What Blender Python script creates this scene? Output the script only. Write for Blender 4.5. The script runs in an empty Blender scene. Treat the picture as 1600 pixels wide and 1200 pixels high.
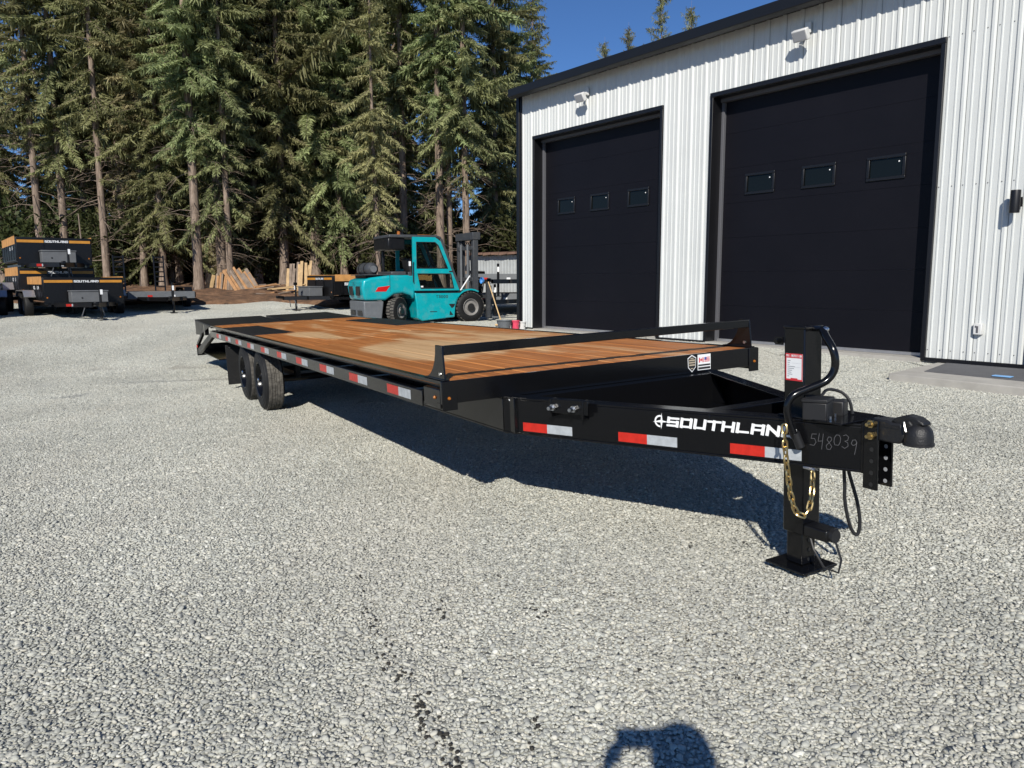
import bpy, bmesh, math, random
import numpy as np
from mathutils import Vector, Matrix

# ------------------------------------------------------------------ camera, sky, sun
scene = bpy.context.scene
COL = scene.collection
CZ = 1.574
CR = [[0.9999936384, -0.0004815935, -0.0035342882], [-0.0035669490, -0.1350146611, -0.9908371804], [0.0, 0.9908434838, -0.1350155200]]
cam_data = bpy.data.cameras.new('camera')
cam = bpy.data.objects.new('camera', cam_data)
COL.objects.link(cam)
cam_data.sensor_fit = 'HORIZONTAL'
cam_data.sensor_width = 36.0
cam_data.lens = 1195.0 / 1600.0 * 36.0
cam_data.clip_start = 0.05
cam_data.clip_end = 2000.0
_r, _d, _f = [Vector(a) for a in CR]
cam.matrix_world = Matrix.Translation((0, 0, CZ)) @ Matrix((_r, -_d, -_f)).transposed().to_4x4()
scene.camera = cam

SUN_DIR = Vector((0.130, 0.8326, -0.5385)).normalized()
world = bpy.data.worlds.new('World')
scene.world = world
world.use_nodes = True
wn = world.node_tree.nodes
wn.clear()
sky = wn.new('ShaderNodeTexSky')
sky.sky_type = 'NISHITA'
sky.sun_disc = False
sky.sun_elevation = math.asin(-SUN_DIR.z)
sky.sun_rotation = math.atan2(-SUN_DIR.x, -SUN_DIR.y)
sky.altitude = 100
sky.air_density = 0.75
sky.dust_density = 0.0
sky.ozone_density = 10.0
bg = wn.new('ShaderNodeBackground')
bg.inputs['Strength'].default_value = 0.10
out = wn.new('ShaderNodeOutputWorld')
world.node_tree.links.new(sky.outputs[0], bg.inputs['Color'])
world.node_tree.links.new(bg.outputs[0], out.inputs['Surface'])

sun_data = bpy.data.lights.new('sun', 'SUN')
sun_data.energy = 5.0
sun_data.angle = math.radians(0.53)
sun_data.color = (1.0, 0.95, 0.86)
sun = bpy.data.objects.new('sun', sun_data)
COL.objects.link(sun)
sun.location = (-3, -18, 14)
sun.rotation_euler = SUN_DIR.to_track_quat('-Z', 'Y').to_euler()

scene.view_settings.view_transform = 'Standard'
scene.view_settings.look = 'None'
scene.view_settings.exposure = 0.0
scene.view_settings.gamma = 1.0
scene.render.engine = 'CYCLES'
scene.cycles.max_bounces = 6
scene.cycles.diffuse_bounces = 2
scene.cycles.glossy_bounces = 3
scene.cycles.transparent_max_bounces = 6
scene.cycles.use_denoising = True

# ------------------------------------------------------------------ helpers
def tag(o, label=None, cat=None, group=None, kind=None):
    if label: o['label'] = label
    if cat: o['category'] = cat
    if group: o['group'] = group
    if kind: o['kind'] = kind
    return o

def empty(name, loc=(0, 0, 0), rz=0.0, parent=None):
    o = bpy.data.objects.new(name, None)
    o.empty_display_size = 0.2
    COL.objects.link(o)
    o.location = loc
    o.rotation_euler = (0, 0, rz)
    if parent: o.parent = parent
    return o

def link_mesh(name, me, parent=None):
    o = bpy.data.objects.new(name, me)
    COL.objects.link(o)
    if parent: o.parent = parent
    return o

CHILD = {}
def copy_tree(src, parent=None):
    c = src.copy()
    COL.objects.link(c)
    if parent is not None: c.parent = parent
    for ch in list(src.children):
        copy_tree(ch, c)
    return c

class MB:
    def __init__(s):
        s.v = []; s.f = []; s.m = []
    def add(s, vs, fs, mi=0):
        b = len(s.v)
        s.v += [tuple(p) for p in vs]
        s.f += [tuple(i + b for i in q) for q in fs]
        s.m += [mi] * len(fs)
        return s
    def hexa(s, p, mi=0):
        return s.add(p, [(3, 2, 1, 0), (4, 5, 6, 7), (0, 1, 5, 4), (1, 2, 6, 5), (2, 3, 7, 6), (3, 0, 4, 7)], mi)
    def box(s, x0, x1, y0, y1, z0, z1, mi=0):
        return s.hexa([(x0, y0, z0), (x1, y0, z0), (x1, y1, z0), (x0, y1, z0), (x0, y0, z1), (x1, y0, z1), (x1, y1, z1), (x0, y1, z1)], mi)
    def obox(s, c, ax, ay, az, mi=0):
        c, ax, ay, az = map(Vector, (c, ax, ay, az))
        q = []
        for k in (-1, 1):
            for i, j in ((-1, -1), (1, -1), (1, 1), (-1, 1)):
                q.append(c + ax * i + ay * j + az * k)
        return s.hexa(q, mi)
    def prism(s, poly, ext, mi=0):
        n = len(poly)
        a = [Vector(p) for p in poly]
        e = Vector(ext)
        vs = a + [p + e for p in a]
        fs = [tuple(range(n))[::-1], tuple(range(n, 2 * n))]
        for i in range(n):
            j = (i + 1) % n
            fs.append((i, j, n + j, n + i))
        return s.add(vs, fs, mi)
    def beam(s, p0, p1, wd, ht, up=(0, 0, 1), mi=0):
        p0, p1 = Vector(p0), Vector(p1)
        d = (p1 - p0)
        L = d.length
        d.normalize()
        side = d.cross(Vector(up)).normalized()
        u = side.cross(d).normalized()
        return s.obox((p0 + p1) / 2, d * L / 2, side * wd / 2, u * ht / 2, mi)
    def cyl(s, p0, p1, r0, r1=None, n=14, mi=0, cap=True):
        r1 = r0 if r1 is None else r1
        return s.tube([p0, p1], [r0, r1], n, mi, cap)
    def tube(s, path, r, n=8, mi=0, cap=True, closed=False):
        P = [Vector(p) for p in path]
        k = len(P)
        rr = r if isinstance(r, (list, tuple)) else [r] * k
        vs = []; fs = []
        t0 = (P[1] - P[0]).normalized()
        ref = Vector((0, 0, 1)) if abs(t0.z) < 0.9 else Vector((1, 0, 0))
        a = t0.cross(ref).normalized()
        for i in range(k):
            if closed: t = (P[(i + 1) % k] - P[i - 1]).normalized()
            elif i == 0: t = t0
            elif i == k - 1: t = (P[-1] - P[-2]).normalized()
            else: t = (P[i + 1] - P[i - 1]).normalized()
            a = (a - t * a.dot(t)).normalized()
            b = t.cross(a)
            for j in range(n):
                an = 2 * math.pi * j / n
                vs.append(P[i] + (a * math.cos(an) + b * math.sin(an)) * rr[i])
        for i in range(k if closed else k - 1):
            for j in range(n):
                i2 = (i + 1) % k
                fs.append((i * n + j, i * n + (j + 1) % n, i2 * n + (j + 1) % n, i2 * n + j))
        if cap and not closed:
            fs.append(tuple(range(n))[::-1])
            fs.append(tuple(range((k - 1) * n, k * n)))
        return s.add(vs, fs, mi)
    def lathe(s, prof, o, axis, n=24, mi=0, closed=False):
        o = Vector(o); ax = Vector(axis).normalized()
        ref = Vector((0, 0, 1)) if abs(ax.z) < 0.9 else Vector((1, 0, 0))
        a = ax.cross(ref).normalized(); b = ax.cross(a)
        k = len(prof); vs = []; fs = []
        for (r, h) in prof:
            for j in range(n):
                an = 2 * math.pi * j / n
                vs.append(o + ax * h + (a * math.cos(an) + b * math.sin(an)) * r)
        for i in range(k if closed else k - 1):
            i2 = (i + 1) % k
            for j in range(n):
                fs.append((i * n + j, i * n + (j + 1) % n, i2 * n + (j + 1) % n, i2 * n + j))
        return s.add(vs, fs, mi)
    def quad(s, a, b, c, d, mi=0):
        return s.add([a, b, c, d], [(0, 1, 2, 3)], mi)
    def build(s, name, mat, parent=None, smooth=False, bevel=0.0, seg=2, ang=35):
        me = bpy.data.meshes.new(name)
        me.from_pydata([tuple(p) for p in s.v], [], s.f)
        mats = mat if isinstance(mat, (list, tuple)) else [mat]
        for m in mats: me.materials.append(MAT[m] if isinstance(m, str) else m)
        if len(mats) > 1: me.polygons.foreach_set('material_index', s.m)
        me.update()
        bm = bmesh.new(); bm.from_mesh(me)
        bmesh.ops.recalc_face_normals(bm, faces=bm.faces)
        bm.to_mesh(me); bm.free()
        if smooth or bevel:
            me.polygons.foreach_set('use_smooth', [True] * len(me.polygons))
            me.set_sharp_from_angle(angle=math.radians(ang))
        o = link_mesh(name, me, parent)
        if bevel:
            b = o.modifiers.new('edge', 'BEVEL')
            b.width = bevel; b.segments = seg; b.limit_method = 'ANGLE'; b.angle_limit = math.radians(40)
            b.harden_normals = False
        return o

MAT = {}
def nodes_of(m):
    m.use_nodes = True
    nt = m.node_tree
    return nt, nt.nodes, nt.links, nt.nodes['Principled BSDF']

def mat(name, col, rough=0.5, metal=0.0, var=0.0, scale=6.0, bump=0.0, bscale=40.0, spec=0.5, coat=0.0, rvar=0.0, dust=0.0):
    m = bpy.data.materials.new(name)
    nt, N, L, p = nodes_of(m)
    p.inputs['Base Color'].default_value = (*col, 1)
    p.inputs['Roughness'].default_value = rough
    p.inputs['Metallic'].default_value = metal
    p.inputs['Specular IOR Level'].default_value = spec
    if coat:
        p.inputs['Coat Weight'].default_value = coat
        p.inputs['Coat Roughness'].default_value = 0.08
    tc = None
    if var or bump or rvar or dust:
        tc = N.new('ShaderNodeTexCoord')
    if var or rvar or dust:
        n = N.new('ShaderNodeTexNoise')
        n.inputs['Scale'].default_value = scale
        n.inputs['Detail'].default_value = 6
        n.inputs['Roughness'].default_value = 0.62
        L.new(tc.outputs['Object'], n.inputs['Vector'])
        if var:
            r = N.new('ShaderNodeValToRGB')
            r.color_ramp.elements[0].position = 0.3
            r.color_ramp.elements[1].position = 0.72
            r.color_ramp.elements[0].color = (*[max(0, c * (1 - var)) for c in col], 1)
            r.color_ramp.elements[1].color = (*[min(1, c * (1 + var)) for c in col], 1)
            L.new(n.outputs['Fac'], r.inputs['Fac'])
            src = r.outputs['Color']
            L.new(src, p.inputs['Base Color'])
        if dust:
            n2 = N.new('ShaderNodeTexNoise')
            n2.inputs['Scale'].default_value = scale * 2.3
            n2.inputs['Detail'].default_value = 8
            L.new(tc.outputs['Object'], n2.inputs['Vector'])
            mr = N.new('ShaderNodeMapRange')
            mr.inputs['From Min'].default_value = 0.48
            mr.inputs['From Max'].default_value = 0.75
            mr.inputs['To Max'].default_value = dust
            L.new(n2.outputs['Fac'], mr.inputs['Value'])
            mx = N.new('ShaderNodeMix'); mx.data_type = 'RGBA'
            mx.inputs[6].default_value = (*col, 1)
            mx.inputs[7].default_value = (0.32, 0.30, 0.26, 1)
            L.new(mr.outputs[0], mx.inputs[0])
            if var: L.new(src, mx.inputs[6])
            L.new(mx.outputs[2], p.inputs['Base Color'])
        if rvar:
            mr = N.new('ShaderNodeMapRange')
            mr.inputs['To Min'].default_value = max(0.02, rough - rvar)
            mr.inputs['To Max'].default_value = min(1, rough + rvar)
            L.new(n.outputs['Fac'], mr.inputs['Value'])
            L.new(mr.outputs[0], p.inputs['Roughness'])
    if bump:
        n3 = N.new('ShaderNodeTexNoise')
        n3.inputs['Scale'].default_value = bscale
        n3.inputs['Detail'].default_value = 5
        L.new(tc.outputs['Object'], n3.inputs['Vector'])
        b = N.new('ShaderNodeBump')
        b.inputs['Strength'].default_value = bump
        b.inputs['Distance'].default_value = 0.01
        L.new(n3.outputs['Fac'], b.inputs['Height'])
        L.new(b.outputs['Normal'], p.inputs['Normal'])
    MAT[name] = m
    return m

mat('black_paint', (0.0042, 0.0044, 0.0052), 0.17, rvar=0.07, scale=5, spec=0.42, bump=0.012, bscale=70)
mat('black_satin', (0.0055, 0.0055, 0.0062), 0.34, rvar=0.1, scale=7, spec=0.4, dust=0.012)
mat('black_plastic', (0.013, 0.013, 0.014), 0.5, bump=0.05, bscale=160)
mat('cast_black', (0.012, 0.012, 0.013), 0.48, bump=0.25, bscale=140)
mat('tread_plate', (0.008, 0.0085, 0.012), 0.45, bump=0.15, bscale=60, dust=0.03, scale=3)
mat('rubber', (0.009, 0.009, 0.0095), 0.6, bump=0.06, bscale=90, dust=0.02, scale=8, spec=0.35)
mat('tread_rubber', (0.085, 0.078, 0.068), 0.85, bump=0.25, bscale=60, dust=0.35, var=0.5, scale=9)
mat('zinc', (0.62, 0.62, 0.62), 0.28, metal=1.0, var=0.15, scale=40)
mat('chrome', (0.75, 0.75, 0.76), 0.12, metal=1.0)
mat('brass_zinc', (0.62, 0.47, 0.22), 0.32, metal=1.0, var=0.25, scale=30)
mat('amber', (0.34, 0.11, 0.012), 0.2)
mat('red_lens', (0.55, 0.01, 0.01), 0.15)
mat('tape_red', (0.52, 0.022, 0.012), 0.35, var=0.15, scale=30)
mat('tape_silver', (0.55, 0.58, 0.60), 0.38, metal=0.35, var=0.16, scale=25)
mat('decal_white', (0.82, 0.83, 0.83), 0.4)
mat('decal_black', (0.02, 0.02, 0.02), 0.4)
mat('decal_red', (0.60, 0.03, 0.04), 0.4)
mat('decal_blue', (0.05, 0.09, 0.35), 0.4)
mat('decal_grey', (0.35, 0.36, 0.38), 0.5)
mat('decal_tan', (0.45, 0.38, 0.28), 0.5)
mat('decal_green', (0.02, 0.16, 0.10), 0.5)
mat('marker_grey', (0.085, 0.085, 0.09), 0.6)
mat('wet_soil', (0.030, 0.027, 0.022), 0.8)
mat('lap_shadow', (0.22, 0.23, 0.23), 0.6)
mat('orange_stripe', (0.55, 0.24, 0.03), 0.45, var=0.2, scale=3)
mat('plywood', (0.55, 0.27, 0.08), 0.7, var=0.25, scale=4)
mat('toolbox_grey', (0.13, 0.135, 0.14), 0.45, var=0.1, scale=5)
mat('teal_paint', (0.0, 0.34, 0.38), 0.33, var=0.10, scale=3, coat=0.25, dust=0.16, rvar=0.1)
mat('dark_grey_paint', (0.050, 0.054, 0.060), 0.45, var=0.1, scale=4, dust=0.08)
mat('mid_grey_paint', (0.13, 0.14, 0.15), 0.5, var=0.12, scale=5, dust=0.1)
mat('rim_grey', (0.22, 0.21, 0.20), 0.5, var=0.15, scale=12, dust=0.3)
mat('white_plastic', (0.66, 0.66, 0.64), 0.45, var=0.04, scale=10)
mat('white_metal', (0.63, 0.645, 0.625), 0.42, var=0.035, scale=1.3)
mat('trim_black', (0.006, 0.006, 0.0075), 0.4, rvar=0.1, scale=3)
mat('door_black', (0.0058, 0.0056, 0.0085), 0.5, var=0.12, scale=0.9, rvar=0.06, bump=0.05, bscale=300, spec=0.2)
mat('seal_grey', (0.10, 0.10, 0.11), 0.6)
mat('alu', (0.55, 0.55, 0.56), 0.35, metal=0.8, var=0.1, scale=8)
mat('concrete', (0.42, 0.40, 0.36), 0.85, var=0.14, scale=4, bump=0.15, bscale=50)
mat('mat_grey', (0.11, 0.11, 0.115), 0.85, var=0.12, scale=6)
mat('tarp_blue', (0.20, 0.42, 0.72), 0.6, var=0.1)
mat('blue_plastic', (0.06, 0.25, 0.6), 0.4)
mat('pink_plastic', (0.70, 0.07, 0.13), 0.4, var=0.12, scale=14)
mat('wood_handle', (0.66, 0.45, 0.22), 0.55, var=0.1, scale=10)
mat('shed_metal', (0.36, 0.38, 0.38), 0.5, var=0.15, scale=2, dust=0.15)
mat('shed_roof', (0.17, 0.10, 0.07), 0.85, var=0.3, scale=3)
mat('lumber_pale', (0.46, 0.31, 0.15), 0.7, var=0.25, scale=5, bump=0.1)
mat('lumber_orange', (0.36, 0.19, 0.08), 0.75, var=0.3, scale=5, bump=0.1)
mat('lumber_grey', (0.22, 0.17, 0.13), 0.85, var=0.3, scale=5, bump=0.2)
mat('skin', (0.48, 0.28, 0.20), 0.5)
mat('jacket', (0.03, 0.035, 0.05), 0.8, bump=0.2, bscale=60)
mat('jeans', (0.03, 0.05, 0.10), 0.85, bump=0.2, bscale=90)
mat('hair', (0.03, 0.02, 0.012), 0.6, bump=0.4, bscale=120)

def glass_mat():
    m = bpy.data.materials.new('glass')
    nt, N, L, p = nodes_of(m)
    p.inputs['Base Color'].default_value = (0.006, 0.008, 0.008, 1)
    p.inputs['Roughness'].default_value = 0.05
    p.inputs['Specular IOR Level'].default_value = 0.22
    MAT['dark_glass'] = m
    m = bpy.data.materials.new('clear_glass')
    nt, N, L, p = nodes_of(m)
    tr = N.new('ShaderNodeBsdfTransparent')
    tr.inputs['Color'].default_value = (0.80, 0.84, 0.83, 1)
    p.inputs['Base Color'].default_value = (0.02, 0.03, 0.03, 1)
    p.inputs['Roughness'].default_value = 0.03
    mx = N.new('ShaderNodeMixShader')
    fr = N.new('ShaderNodeFresnel'); fr.inputs['IOR'].default_value = 1.5
    mth = N.new('ShaderNodeMath'); mth.operation = 'ADD'; mth.inputs[1].default_value = 0.05
    L.new(fr.outputs[0], mth.inputs[0])
    L.new(mth.outputs[0], mx.inputs[0])
    L.new(tr.outputs[0], mx.inputs[1]); L.new(p.outputs[0], mx.inputs[2])
    L.new(mx.outputs[0], N['Material Output'].inputs['Surface'])
    MAT['clear_glass'] = m
glass_mat()

def deck_wood():
    m = bpy.data.materials.new('deck_wood')
    nt, N, L, p = nodes_of(m)
    tc = N.new('ShaderNodeTexCoord')
    oi = N.new('ShaderNodeObjectInfo')
    # per board shift of the pattern
    comb = N.new('ShaderNodeCombineXYZ')
    ml = N.new('ShaderNodeMath'); ml.operation = 'MULTIPLY'; ml.inputs[1].default_value = 37.0
    L.new(oi.outputs['Random'], ml.inputs[0])
    L.new(ml.outputs[0], comb.inputs['Y'])
    va = N.new('ShaderNodeVectorMath'); va.operation = 'ADD'
    L.new(tc.outputs['Object'], va.inputs[0]); L.new(comb.outputs[0], va.inputs[1])
    mp = N.new('ShaderNodeMapping'); mp.inputs['Scale'].default_value = (26.0, 0.75, 26.0)
    L.new(va.outputs[0], mp.inputs['Vector'])
    grain = N.new('ShaderNodeTexNoise'); grain.inputs['Scale'].default_value = 1.0
    grain.inputs['Detail'].default_value = 7; grain.inputs['Roughness'].default_value = 0.65; grain.inputs['Distortion'].default_value = 0.6
    L.new(mp.outputs[0], grain.inputs['Vector'])
    ramp = N.new('ShaderNodeValToRGB')
    e = ramp.color_ramp.elements
    e[0].position = 0.25; e[0].color = (0.27, 0.085, 0.02, 1)
    e[1].position = 0.75; e[1].color = (0.62, 0.27, 0.08, 1)
    e.new(0.5).color = (0.46, 0.165, 0.042, 1)
    L.new(grain.outputs['Fac'], ramp.inputs['Fac'])
    # worn pale patches that run over several boards
    mp2 = N.new('ShaderNodeMapping'); mp2.inputs['Scale'].default_value = (1.15, 0.5, 1.0); mp2.inputs['Location'].default_value = (1.7, 2.35, 0.0)
    L.new(tc.outputs['Object'], mp2.inputs['Vector'])
    wear = N.new('ShaderNodeTexNoise'); wear.inputs['Scale'].default_value = 1.0; wear.inputs['Detail'].default_value = 5; wear.inputs['Roughness'].default_value = 0.55; wear.inputs['Distortion'].default_value = 0.5
    L.new(mp2.outputs[0], wear.inputs['Vector'])
    # less wear at the outer boards and at the front end
    sx = N.new('ShaderNodeSeparateXYZ'); L.new(tc.outputs['Object'], sx.inputs[0])
    ex = N.new('ShaderNodeMapRange'); ex.inputs['From Min'].default_value = 0.15; ex.inputs['From Max'].default_value = 0.75; ex.inputs['To Min'].default_value = -0.16; ex.inputs['To Max'].default_value = 0.0
    L.new(sx.outputs['X'], ex.inputs['Value'])
    ey = N.new('ShaderNodeMapRange'); ey.inputs['From Min'].default_value = 0.3; ey.inputs['From Max'].default_value = 1.5; ey.inputs['To Min'].default_value = -0.09; ey.inputs['To Max'].default_value = 0.0
    L.new(sx.outputs['Y'], ey.inputs['Value'])
    a1 = N.new('ShaderNodeMath'); a1.operation = 'ADD'; L.new(wear.outputs['Fac'], a1.inputs[0]); L.new(ex.outputs[0], a1.inputs[1])
    a2 = N.new('ShaderNodeMath'); a2.operation = 'ADD'; L.new(a1.outputs[0], a2.inputs[0]); L.new(ey.outputs[0], a2.inputs[1])
    a3 = N.new('ShaderNodeMath'); a3.operation = 'MULTIPLY_ADD'; a3.inputs[1].default_value = 0.09; L.new(oi.outputs['Random'], a3.inputs[0]); L.new(a2.outputs[0], a3.inputs[2])
    prev = a3.outputs[0]
    for (bx, by, rx, ry, amt) in ((0.62, 2.1, 0.42, 1.15, 0.22), (0.60, 5.4, 0.30, 0.95, 0.20), (1.75, 3.1, 0.75, 1.7, 0.13), (1.30, 5.6, 0.5, 1.2, 0.10)):
        mpb = N.new('ShaderNodeMapping'); mpb.inputs['Scale'].default_value = (1 / rx, 1 / ry, 0.0); mpb.inputs['Location'].default_value = (-bx / rx, -by / ry, 0.0)
        L.new(tc.outputs['Object'], mpb.inputs['Vector'])
        ln = N.new('ShaderNodeVectorMath'); ln.operation = 'LENGTH'; L.new(mpb.outputs[0], ln.inputs[0])
        rg = N.new('ShaderNodeMapRange'); rg.interpolation_type = 'SMOOTHSTEP'; rg.inputs['From Min'].default_value = 0.45; rg.inputs['From Max'].default_value = 1.15; rg.inputs['To Min'].default_value = amt; rg.inputs['To Max'].default_value = 0.0
        L.new(ln.outputs['Value'], rg.inputs['Value'])
        ab = N.new('ShaderNodeMath'); ab.operation = 'ADD'; L.new(prev, ab.inputs[0]); L.new(rg.outputs[0], ab.inputs[1]); prev = ab.outputs[0]
    mr = N.new('ShaderNodeMapRange'); mr.inputs['From Min'].default_value = 0.54; mr.inputs['From Max'].default_value = 0.70; mr.inputs['To Max'].default_value = 0.9; mr.interpolation_type = 'SMOOTHSTEP'
    L.new(prev, mr.inputs['Value'])
    pale = N.new('ShaderNodeValToRGB')
    pale.color_ramp.elements[0].position = 0.3; pale.color_ramp.elements[0].color = (0.50, 0.29, 0.12, 1)
    pale.color_ramp.elements[1].position = 0.7; pale.color_ramp.elements[1].color = (0.76, 0.53, 0.29, 1)
    L.new(grain.outputs['Fac'], pale.inputs['Fac'])
    mx = N.new('ShaderNodeMix'); mx.data_type = 'RGBA'
    L.new(mr.outputs[0], mx.inputs[0]); L.new(ramp.outputs[0], mx.inputs[6]); L.new(pale.outputs[0], mx.inputs[7])
    hs = N.new('ShaderNodeHueSaturation')
    vv = N.new('ShaderNodeMapRange'); vv.inputs['To Min'].default_value = 0.88; vv.inputs['To Max'].default_value = 1.12
    L.new(oi.outputs['Random'], vv.inputs['Value']); L.new(vv.outputs[0], hs.inputs['Value'])
    L.new(mx.outputs[2], hs.inputs['Color'])
    L.new(hs.outputs[0], p.inputs['Base Color'])
    p.inputs['Roughness'].default_value = 0.52
    p.inputs['Specular IOR Level'].default_value = 0.35
    b = N.new('ShaderNodeBump'); b.inputs['Strength'].default_value = 0.25; b.inputs['Distance'].default_value = 0.004
    L.new(grain.outputs['Fac'], b.inputs['Height']); L.new(b.outputs['Normal'], p.inputs['Normal'])
    MAT['deck_wood'] = m
deck_wood()

def gravel_colours(N, L, fac):
    r = N.new('ShaderNodeValToRGB')
    e = r.color_ramp.elements
    e[0].position = 0.0; e[0].color = (0.29, 0.292, 0.265, 1)
    e[1].position = 1.0; e[1].color = (0.68, 0.675, 0.60, 1)
    for pos, c in ((0.2, (0.395, 0.398, 0.355)), (0.5, (0.462, 0.465, 0.412)), (0.74, (0.515, 0.515, 0.45)), (0.90, (0.55, 0.53, 0.45)), (0.96, (0.61, 0.605, 0.54))):
        e.new(pos).color = (*c, 1)
    L.new(fac, r.inputs['Fac'])
    return r

def gravel_mats():
    m = bpy.data.materials.new('gravel_stone')
    nt, N, L, p = nodes_of(m)
    at = N.new('ShaderNodeAttribute'); at.attribute_name = 'tint'
    r = gravel_colours(N, L, at.outputs['Fac'])
    tc = N.new('ShaderNodeTexCoord')
    no = N.new('ShaderNodeTexNoise'); no.inputs['Scale'].default_value = 160; no.inputs['Detail'].default_value = 3
    L.new(tc.outputs['Object'], no.inputs['Vector'])
    mr = N.new('ShaderNodeMapRange'); mr.inputs['To Min'].default_value = 0.72; mr.inputs['To Max'].default_value = 1.28
    L.new(no.outputs['Fac'], mr.inputs['Value'])
    mu = N.new('ShaderNodeVectorMath'); mu.operation = 'SCALE'
    L.new(r.outputs[0], mu.inputs[0]); L.new(mr.outputs[0], mu.inputs['Scale'])
    geo = N.new('ShaderNodeNewGeometry')
    big = N.new('ShaderNodeTexNoise'); big.inputs['Scale'].default_value = 0.55; big.inputs['Detail'].default_value = 4
    L.new(geo.outputs['Position'], big.inputs['Vector'])
    br = N.new('ShaderNodeMapRange'); br.inputs['From Min'].default_value = 0.3; br.inputs['From Max'].default_value = 0.7; br.inputs['To Min'].default_value = 0.86; br.inputs['To Max'].default_value = 1.12
    L.new(big.outputs['Fac'], br.inputs['Value'])
    mu2 = N.new('ShaderNodeVectorMath'); mu2.operation = 'SCALE'
    L.new(mu.outputs[0], mu2.inputs[0]); L.new(br.outputs[0], mu2.inputs['Scale'])
    # dusty, finer lanes where vehicles have driven, stretched along the yard
    mpd = N.new('ShaderNodeMapping'); mpd.inputs['Rotation'].default_value = (0, 0, 0.5); mpd.inputs['Scale'].default_value = (0.9, 0.16, 1.0)
    L.new(geo.outputs['Position'], mpd.inputs['Vector'])
    dn = N.new('ShaderNodeTexNoise'); dn.inputs['Scale'].default_value = 0.9; dn.inputs['Detail'].default_value = 5
    L.new(mpd.outputs[0], dn.inputs['Vector'])
    dr = N.new('ShaderNodeMapRange'); dr.inputs['From Min'].default_value = 0.47; dr.inputs['From Max'].default_value = 0.70; dr.inputs['To Max'].default_value = 0.48
    L.new(dn.outputs['Fac'], dr.inputs['Value'])
    dm = N.new('ShaderNodeMix'); dm.data_type = 'RGBA'; dm.inputs[7].default_value = (0.50, 0.475, 0.405, 1)
    L.new(dr.outputs[0], dm.inputs[0]); L.new(mu2.outputs[0], dm.inputs[6])
    L.new(dm.outputs[2], p.inputs['Base Color'])
    p.inputs['Roughness'].default_value = 0.8
    p.inputs['Specular IOR Level'].default_value = 0.3
    MAT['gravel_stone'] = m
    # the sheet below and beyond the built stones
    m = bpy.data.materials.new('gravel_ground')
    nt, N, L, p = nodes_of(m)
    geo = N.new('ShaderNodeNewGeometry')
    vo = N.new('ShaderNodeTexVoronoi'); vo.inputs['Scale'].default_value = 38; vo.inputs['Randomness'].default_value = 1.0
    L.new(geo.outputs['Position'], vo.inputs['Vector'])
    sep = N.new('ShaderNodeSeparateColor'); L.new(vo.outputs['Color'], sep.inputs[0])
    r = gravel_colours(N, L, sep.outputs[0])
    dk = N.new('ShaderNodeMapRange'); dk.inputs['From Min'].default_value = 0.35; dk.inputs['From Max'].default_value = 0.75; dk.inputs['To Min'].default_value = 1.04; dk.inputs['To Max'].default_value = 0.70
    L.new(vo.outputs['Distance'], dk.inputs['Value'])
    mu = N.new('ShaderNodeVectorMath'); mu.operation = 'SCALE'
    L.new(r.outputs[0], mu.inputs[0]); L.new(dk.outputs[0], mu.inputs['Scale'])
    big = N.new('ShaderNodeTexNoise'); big.inputs['Scale'].default_value = 0.16; big.inputs['Detail'].default_value = 6; big.inputs['Roughness'].default_value = 0.6
    mp = N.new('ShaderNodeMapping'); mp.inputs['Scale'].default_value = (0.45, 1.6, 1.0)
    L.new(geo.outputs['Position'], mp.inputs['Vector']); L.new(mp.outputs[0], big.inputs['Vector'])
    br = N.new('ShaderNodeMapRange'); br.inputs['From Min'].default_value = 0.5; br.inputs['From Max'].default_value = 0.68; br.inputs['To Max'].default_value = 0.65
    L.new(big.outputs['Fac'], br.inputs['Value'])
    mx = N.new('ShaderNodeMix'); mx.data_type = 'RGBA'
    L.new(br.outputs[0], mx.inputs[0]); L.new(mu.outputs[0], mx.inputs[6]); mx.inputs[7].default_value = (0.50, 0.44, 0.33, 1)
    L.new(mx.outputs[2], p.inputs['Base Color'])
    b = N.new('ShaderNodeBump'); b.inputs['Strength'].default_value = 0.9; b.inputs['Distance'].default_value = 0.02; b.invert = True
    L.new(vo.outputs['Distance'], b.inputs['Height']); L.new(b.outputs['Normal'], p.inputs['Normal'])
    p.inputs['Roughness'].default_value = 0.85
    p.inputs['Specular IOR Level'].default_value = 0.25
    MAT['gravel_ground'] = m
    m = bpy.data.materials.new('forest_soil')
    nt, N, L, p = nodes_of(m)
    geo = N.new('ShaderNodeNewGeometry')
    no = N.new('ShaderNodeTexNoise'); no.inputs['Scale'].default_value = 2.2; no.inputs['Detail'].default_value = 9; no.inputs['Roughness'].default_value = 0.7
    L.new(geo.outputs['Position'], no.inputs['Vector'])
    r = N.new('ShaderNodeValToRGB'); e = r.color_ramp.elements
    e[0].position = 0.32; e[0].color = (0.05, 0.035, 0.022, 1)
    e[1].position = 0.72; e[1].color = (0.36, 0.21, 0.115, 1)
    e.new(0.5).color = (0.17, 0.09, 0.048, 1)
    L.new(no.outputs['Fac'], r.inputs['Fac']); L.new(r.outputs[0], p.inputs['Base Color'])
    b = N.new('ShaderNodeBump'); b.inputs['Strength'].default_value = 1.0; b.inputs['Distance'].default_value = 0.12
    L.new(no.outputs['Fac'], b.inputs['Height']); L.new(b.outputs['Normal'], p.inputs['Normal'])
    p.inputs['Roughness'].default_value = 0.95
    MAT['forest_soil'] = m
gravel_mats()

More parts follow.
